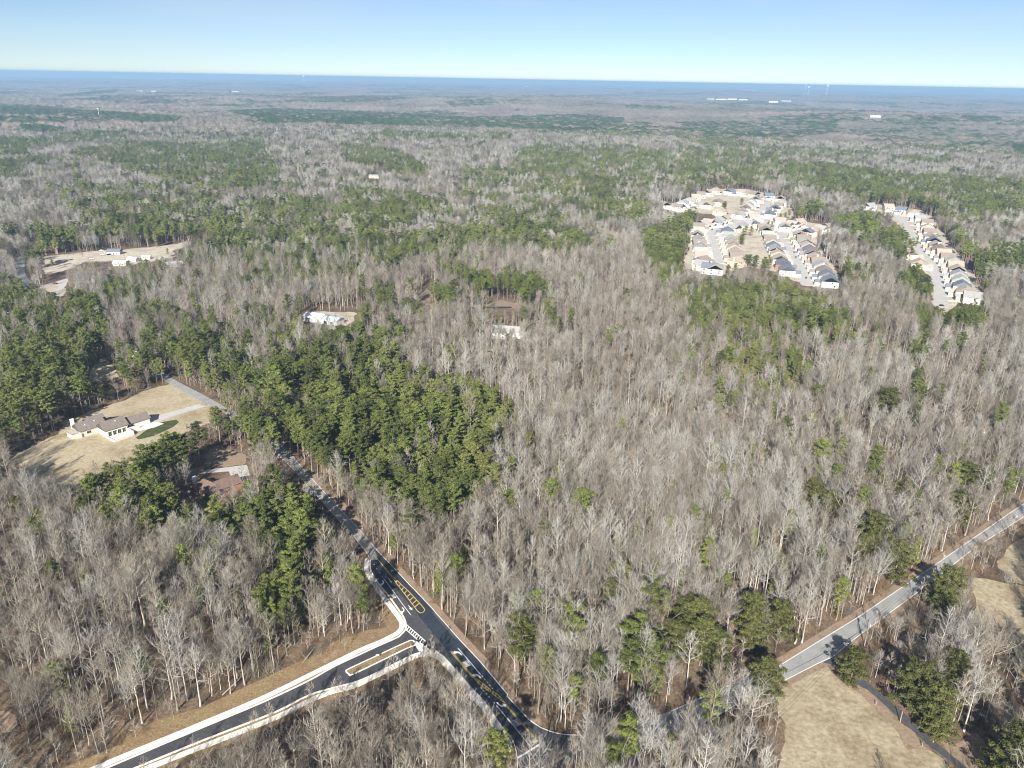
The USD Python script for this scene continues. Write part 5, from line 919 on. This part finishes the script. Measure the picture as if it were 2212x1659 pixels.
# farther out: clumps of smaller trees of the same make
def low_bare(seed):
    g_ = np.random.default_rng(seed); out = []
    for a, b_ in g_.uniform(-7.5, 7.5, (8, 2)):
        H = g_.uniform(16, 26); out.append(tube(np.array([[a, b_, 0], [a + g_.normal(0, .3), b_ + g_.normal(0, .3), H * .55], [a + g_.normal(0, .6), b_ + g_.normal(0, .6), H * .9]]), [.28, .2, .06], 3))
        n = 85; s = g_.uniform(.42, .95, (n, 1)); az = g_.uniform(0, 6.28, (n, 1)); R = 3.6 * (1.1 - .55 * (s - .4) / .55)
        base = np.concatenate([a + np.cos(az) * R * .35 * g_.random((n, 1)), b_ + np.sin(az) * R * .35 * g_.random((n, 1)), s * H * .9], 1)
        d = np.concatenate([np.cos(az), np.sin(az), g_.uniform(.5, 1.4, (n, 1))], 1); d = unit(d + g_.normal(0, .25, (n, 3))) * R * g_.uniform(.6, 1.1, (n, 1))
        out.append(slivers(base, d, np.full(n, .24), g_)); out.append(slivers(base + d * .5, unit(d + g_.normal(0, 1.5, (n, 3))) * R * .5, np.full(n, .2), g_))
    return cat(out)
def low_pine(seed, sc=1.0):
    g_ = np.random.default_rng(seed); wood, leaf = [], []
    for a, b_ in g_.uniform(-7.2, 7.2, (9, 2)):
        H = g_.uniform(17, 25) * sc; wood.append(tube(np.array([[a, b_, 0], [a, b_, H * .9]]), [.26, .08], 3)); 
        for _ in range(9):
            k = g_.random(); az = g_.uniform(0, 6.28); R = 2.3 * math.sqrt(max(1 - (1.7 * k - .7) ** 2, .1))
            leaf.append(puff(np.array([a + math.cos(az) * R * .75, b_ + math.sin(az) * R * .75, H * (.55 + .43 * k)]), 1.35, 20, 1.0, g_))
    return cat(wood), cat(leaf)
FAR_B, FAR_P = [], []
for k in range(6):
    f_ = form('bare_clump_form'); put('trees', low_bare(700 + k), M['twig' if k < 4 else 'twig_pale'], f_); FAR_B.append(f_)
for k in range(5):
    f_ = form('pine_clump_form'); w_, l_ = low_pine(800 + k, .85 if k == 4 else 1.0); put('trunks', w_, M['pine_bark'], f_); put('crowns', l_, M['pine_light' if k == 4 else 'pine'], f_); FAR_P.append(f_)
FARR = 3000.0
fq = np.vstack([jgrid(NEAR, 1700, 14.5, g), jgrid(1700, FARR, 16.5, g)]); hf = np.full(len(fq), 20.0)
o = in_view(fq[:, 0], fq[:, 1], hf, 60); fq, hf = fq[o], hf[o]
o = allowed(fq[:, 0], fq[:, 1], hf, .8); fq = fq[o]
fshare = pine_share(fq[:, 0], fq[:, 1], np.full(len(fq), 16.0) + terr(fq[:, 0], fq[:, 1])); fp = g.random(len(fq)) < fshare
fz = terr(fq[:, 0], fq[:, 1]) - .3
for nm, sel, pr, lab in (('far_bare_wood', ~fp, FAR_B, 'leafless wood of the distance'), ('far_pine_wood', fp, FAR_P, 'dark green pine stands of the distance')):
    n = sel.sum(); instancer(nm, pr, fq[sel], fz[sel], np.column_stack([g.uniform(.95, 1.25, (n, 1)).repeat(2, 1), g.uniform(.8, 1.15, n)]), g.uniform(0, 6.28, n), g.integers(0, len(pr), n), lab)

# the last ridges: a canopy sheet of crowns out to the horizon
ca = np.radians(np.linspace(-42, 42, 1500)); cr = np.geomspace(2750, 41000, 520)
def canopy(X, Y):
    r = np.hypot(X, Y); w = 13 * (r / 2750) ** .9
    h = terr(X, Y) + 9 + 15 * meshkit.fbm(np.stack([X / w, Y / w, 0 * X], -1), 2, 41) + 7 * np.clip((r - 2900) / 300, -2, 1)
    return h
cv, cf = polar(cr, ca, canopy)
fcl = unary_union(FAR_CLEAR); shapely.prepare(fcl); inc = shapely.contains_xy(fcl, cv[:, 0], cv[:, 1]); cv[inc, 2] = terr(cv[inc, 0], cv[inc, 1]) + .5
cs = pine_share(cv[:, 0], cv[:, 1], cv[:, 2]); wl = meshkit.noise(np.stack([cv[:, 0] / 26, cv[:, 1] / 26, 0 * cv[:, 0]], -1), 77)
wl2 = meshkit.fbm(np.stack([cv[:, 0] / 900, cv[:, 1] / 500, 0 * cv[:, 0]], -1), 4, 78)
cs = np.clip(np.clip((cs - wl) * 3.5 + .5, 0, 1) + .25 * np.clip((wl2 - .52) * 8, 0, 1), 0, 1)
cs[inc] = 0; cv[:, 2] += 3 * cs
cm = usdkit.material(stage, L + 'far_canopy', {
    'a': ('attribute', {'attribute': 'pines'}), 'g': ('geometry', {}), 'n': ('noise_texture', {'scale': .06, 'detail': 3.0}), 'n2': ('noise_texture', {'scale': .004, 'detail': 4.0}),
    'r': ('rgb_ramp', {'ramp': [(.35, (.11, .095, .08)), (.65, (.20, .172, .147))]}), 'r2': ('rgb_ramp', {'ramp': [(.35, (.022, .038, .018)), (.65, (.045, .065, .026))]}),
    'v': ('rgb_ramp', {'ramp': [(.35, (.8, .8, .82)), (.65, (1.15, 1.13, 1.1))]}), 'm': ('mix_color', {'blend_type': 'mix'}), 'm2': ('mix_color', {'blend_type': 'multiply', 'fac': 1.0, 'use_clamp': False}),
    'p': ('diffuse_bsdf', {'roughness': .6})},
    [('g.position', 'n.vector'), ('g.position', 'n2.vector'), ('n.fac', 'r.fac'), ('n.fac', 'r2.fac'), ('n2.fac', 'v.fac'), ('a.fac', 'm.fac'), ('r.color', 'm.a'), ('r2.color', 'm.b'), ('m.result', 'm2.a'), ('v.color', 'm2.b'), ('m2.result', 'p.color')], surface='p.BSDF')
cp = put('far_forest', (cv, cf), cm)
UsdGeom.PrimvarsAPI(cp).CreatePrimvar('pines', Sdf.ValueTypeNames.FloatArray, 'vertex').Set(Vt.FloatArray.FromNumpy(cs.astype(np.float32)))
tag(cp, kind='stuff', label='blue-grey forest canopy rolling to the horizon')
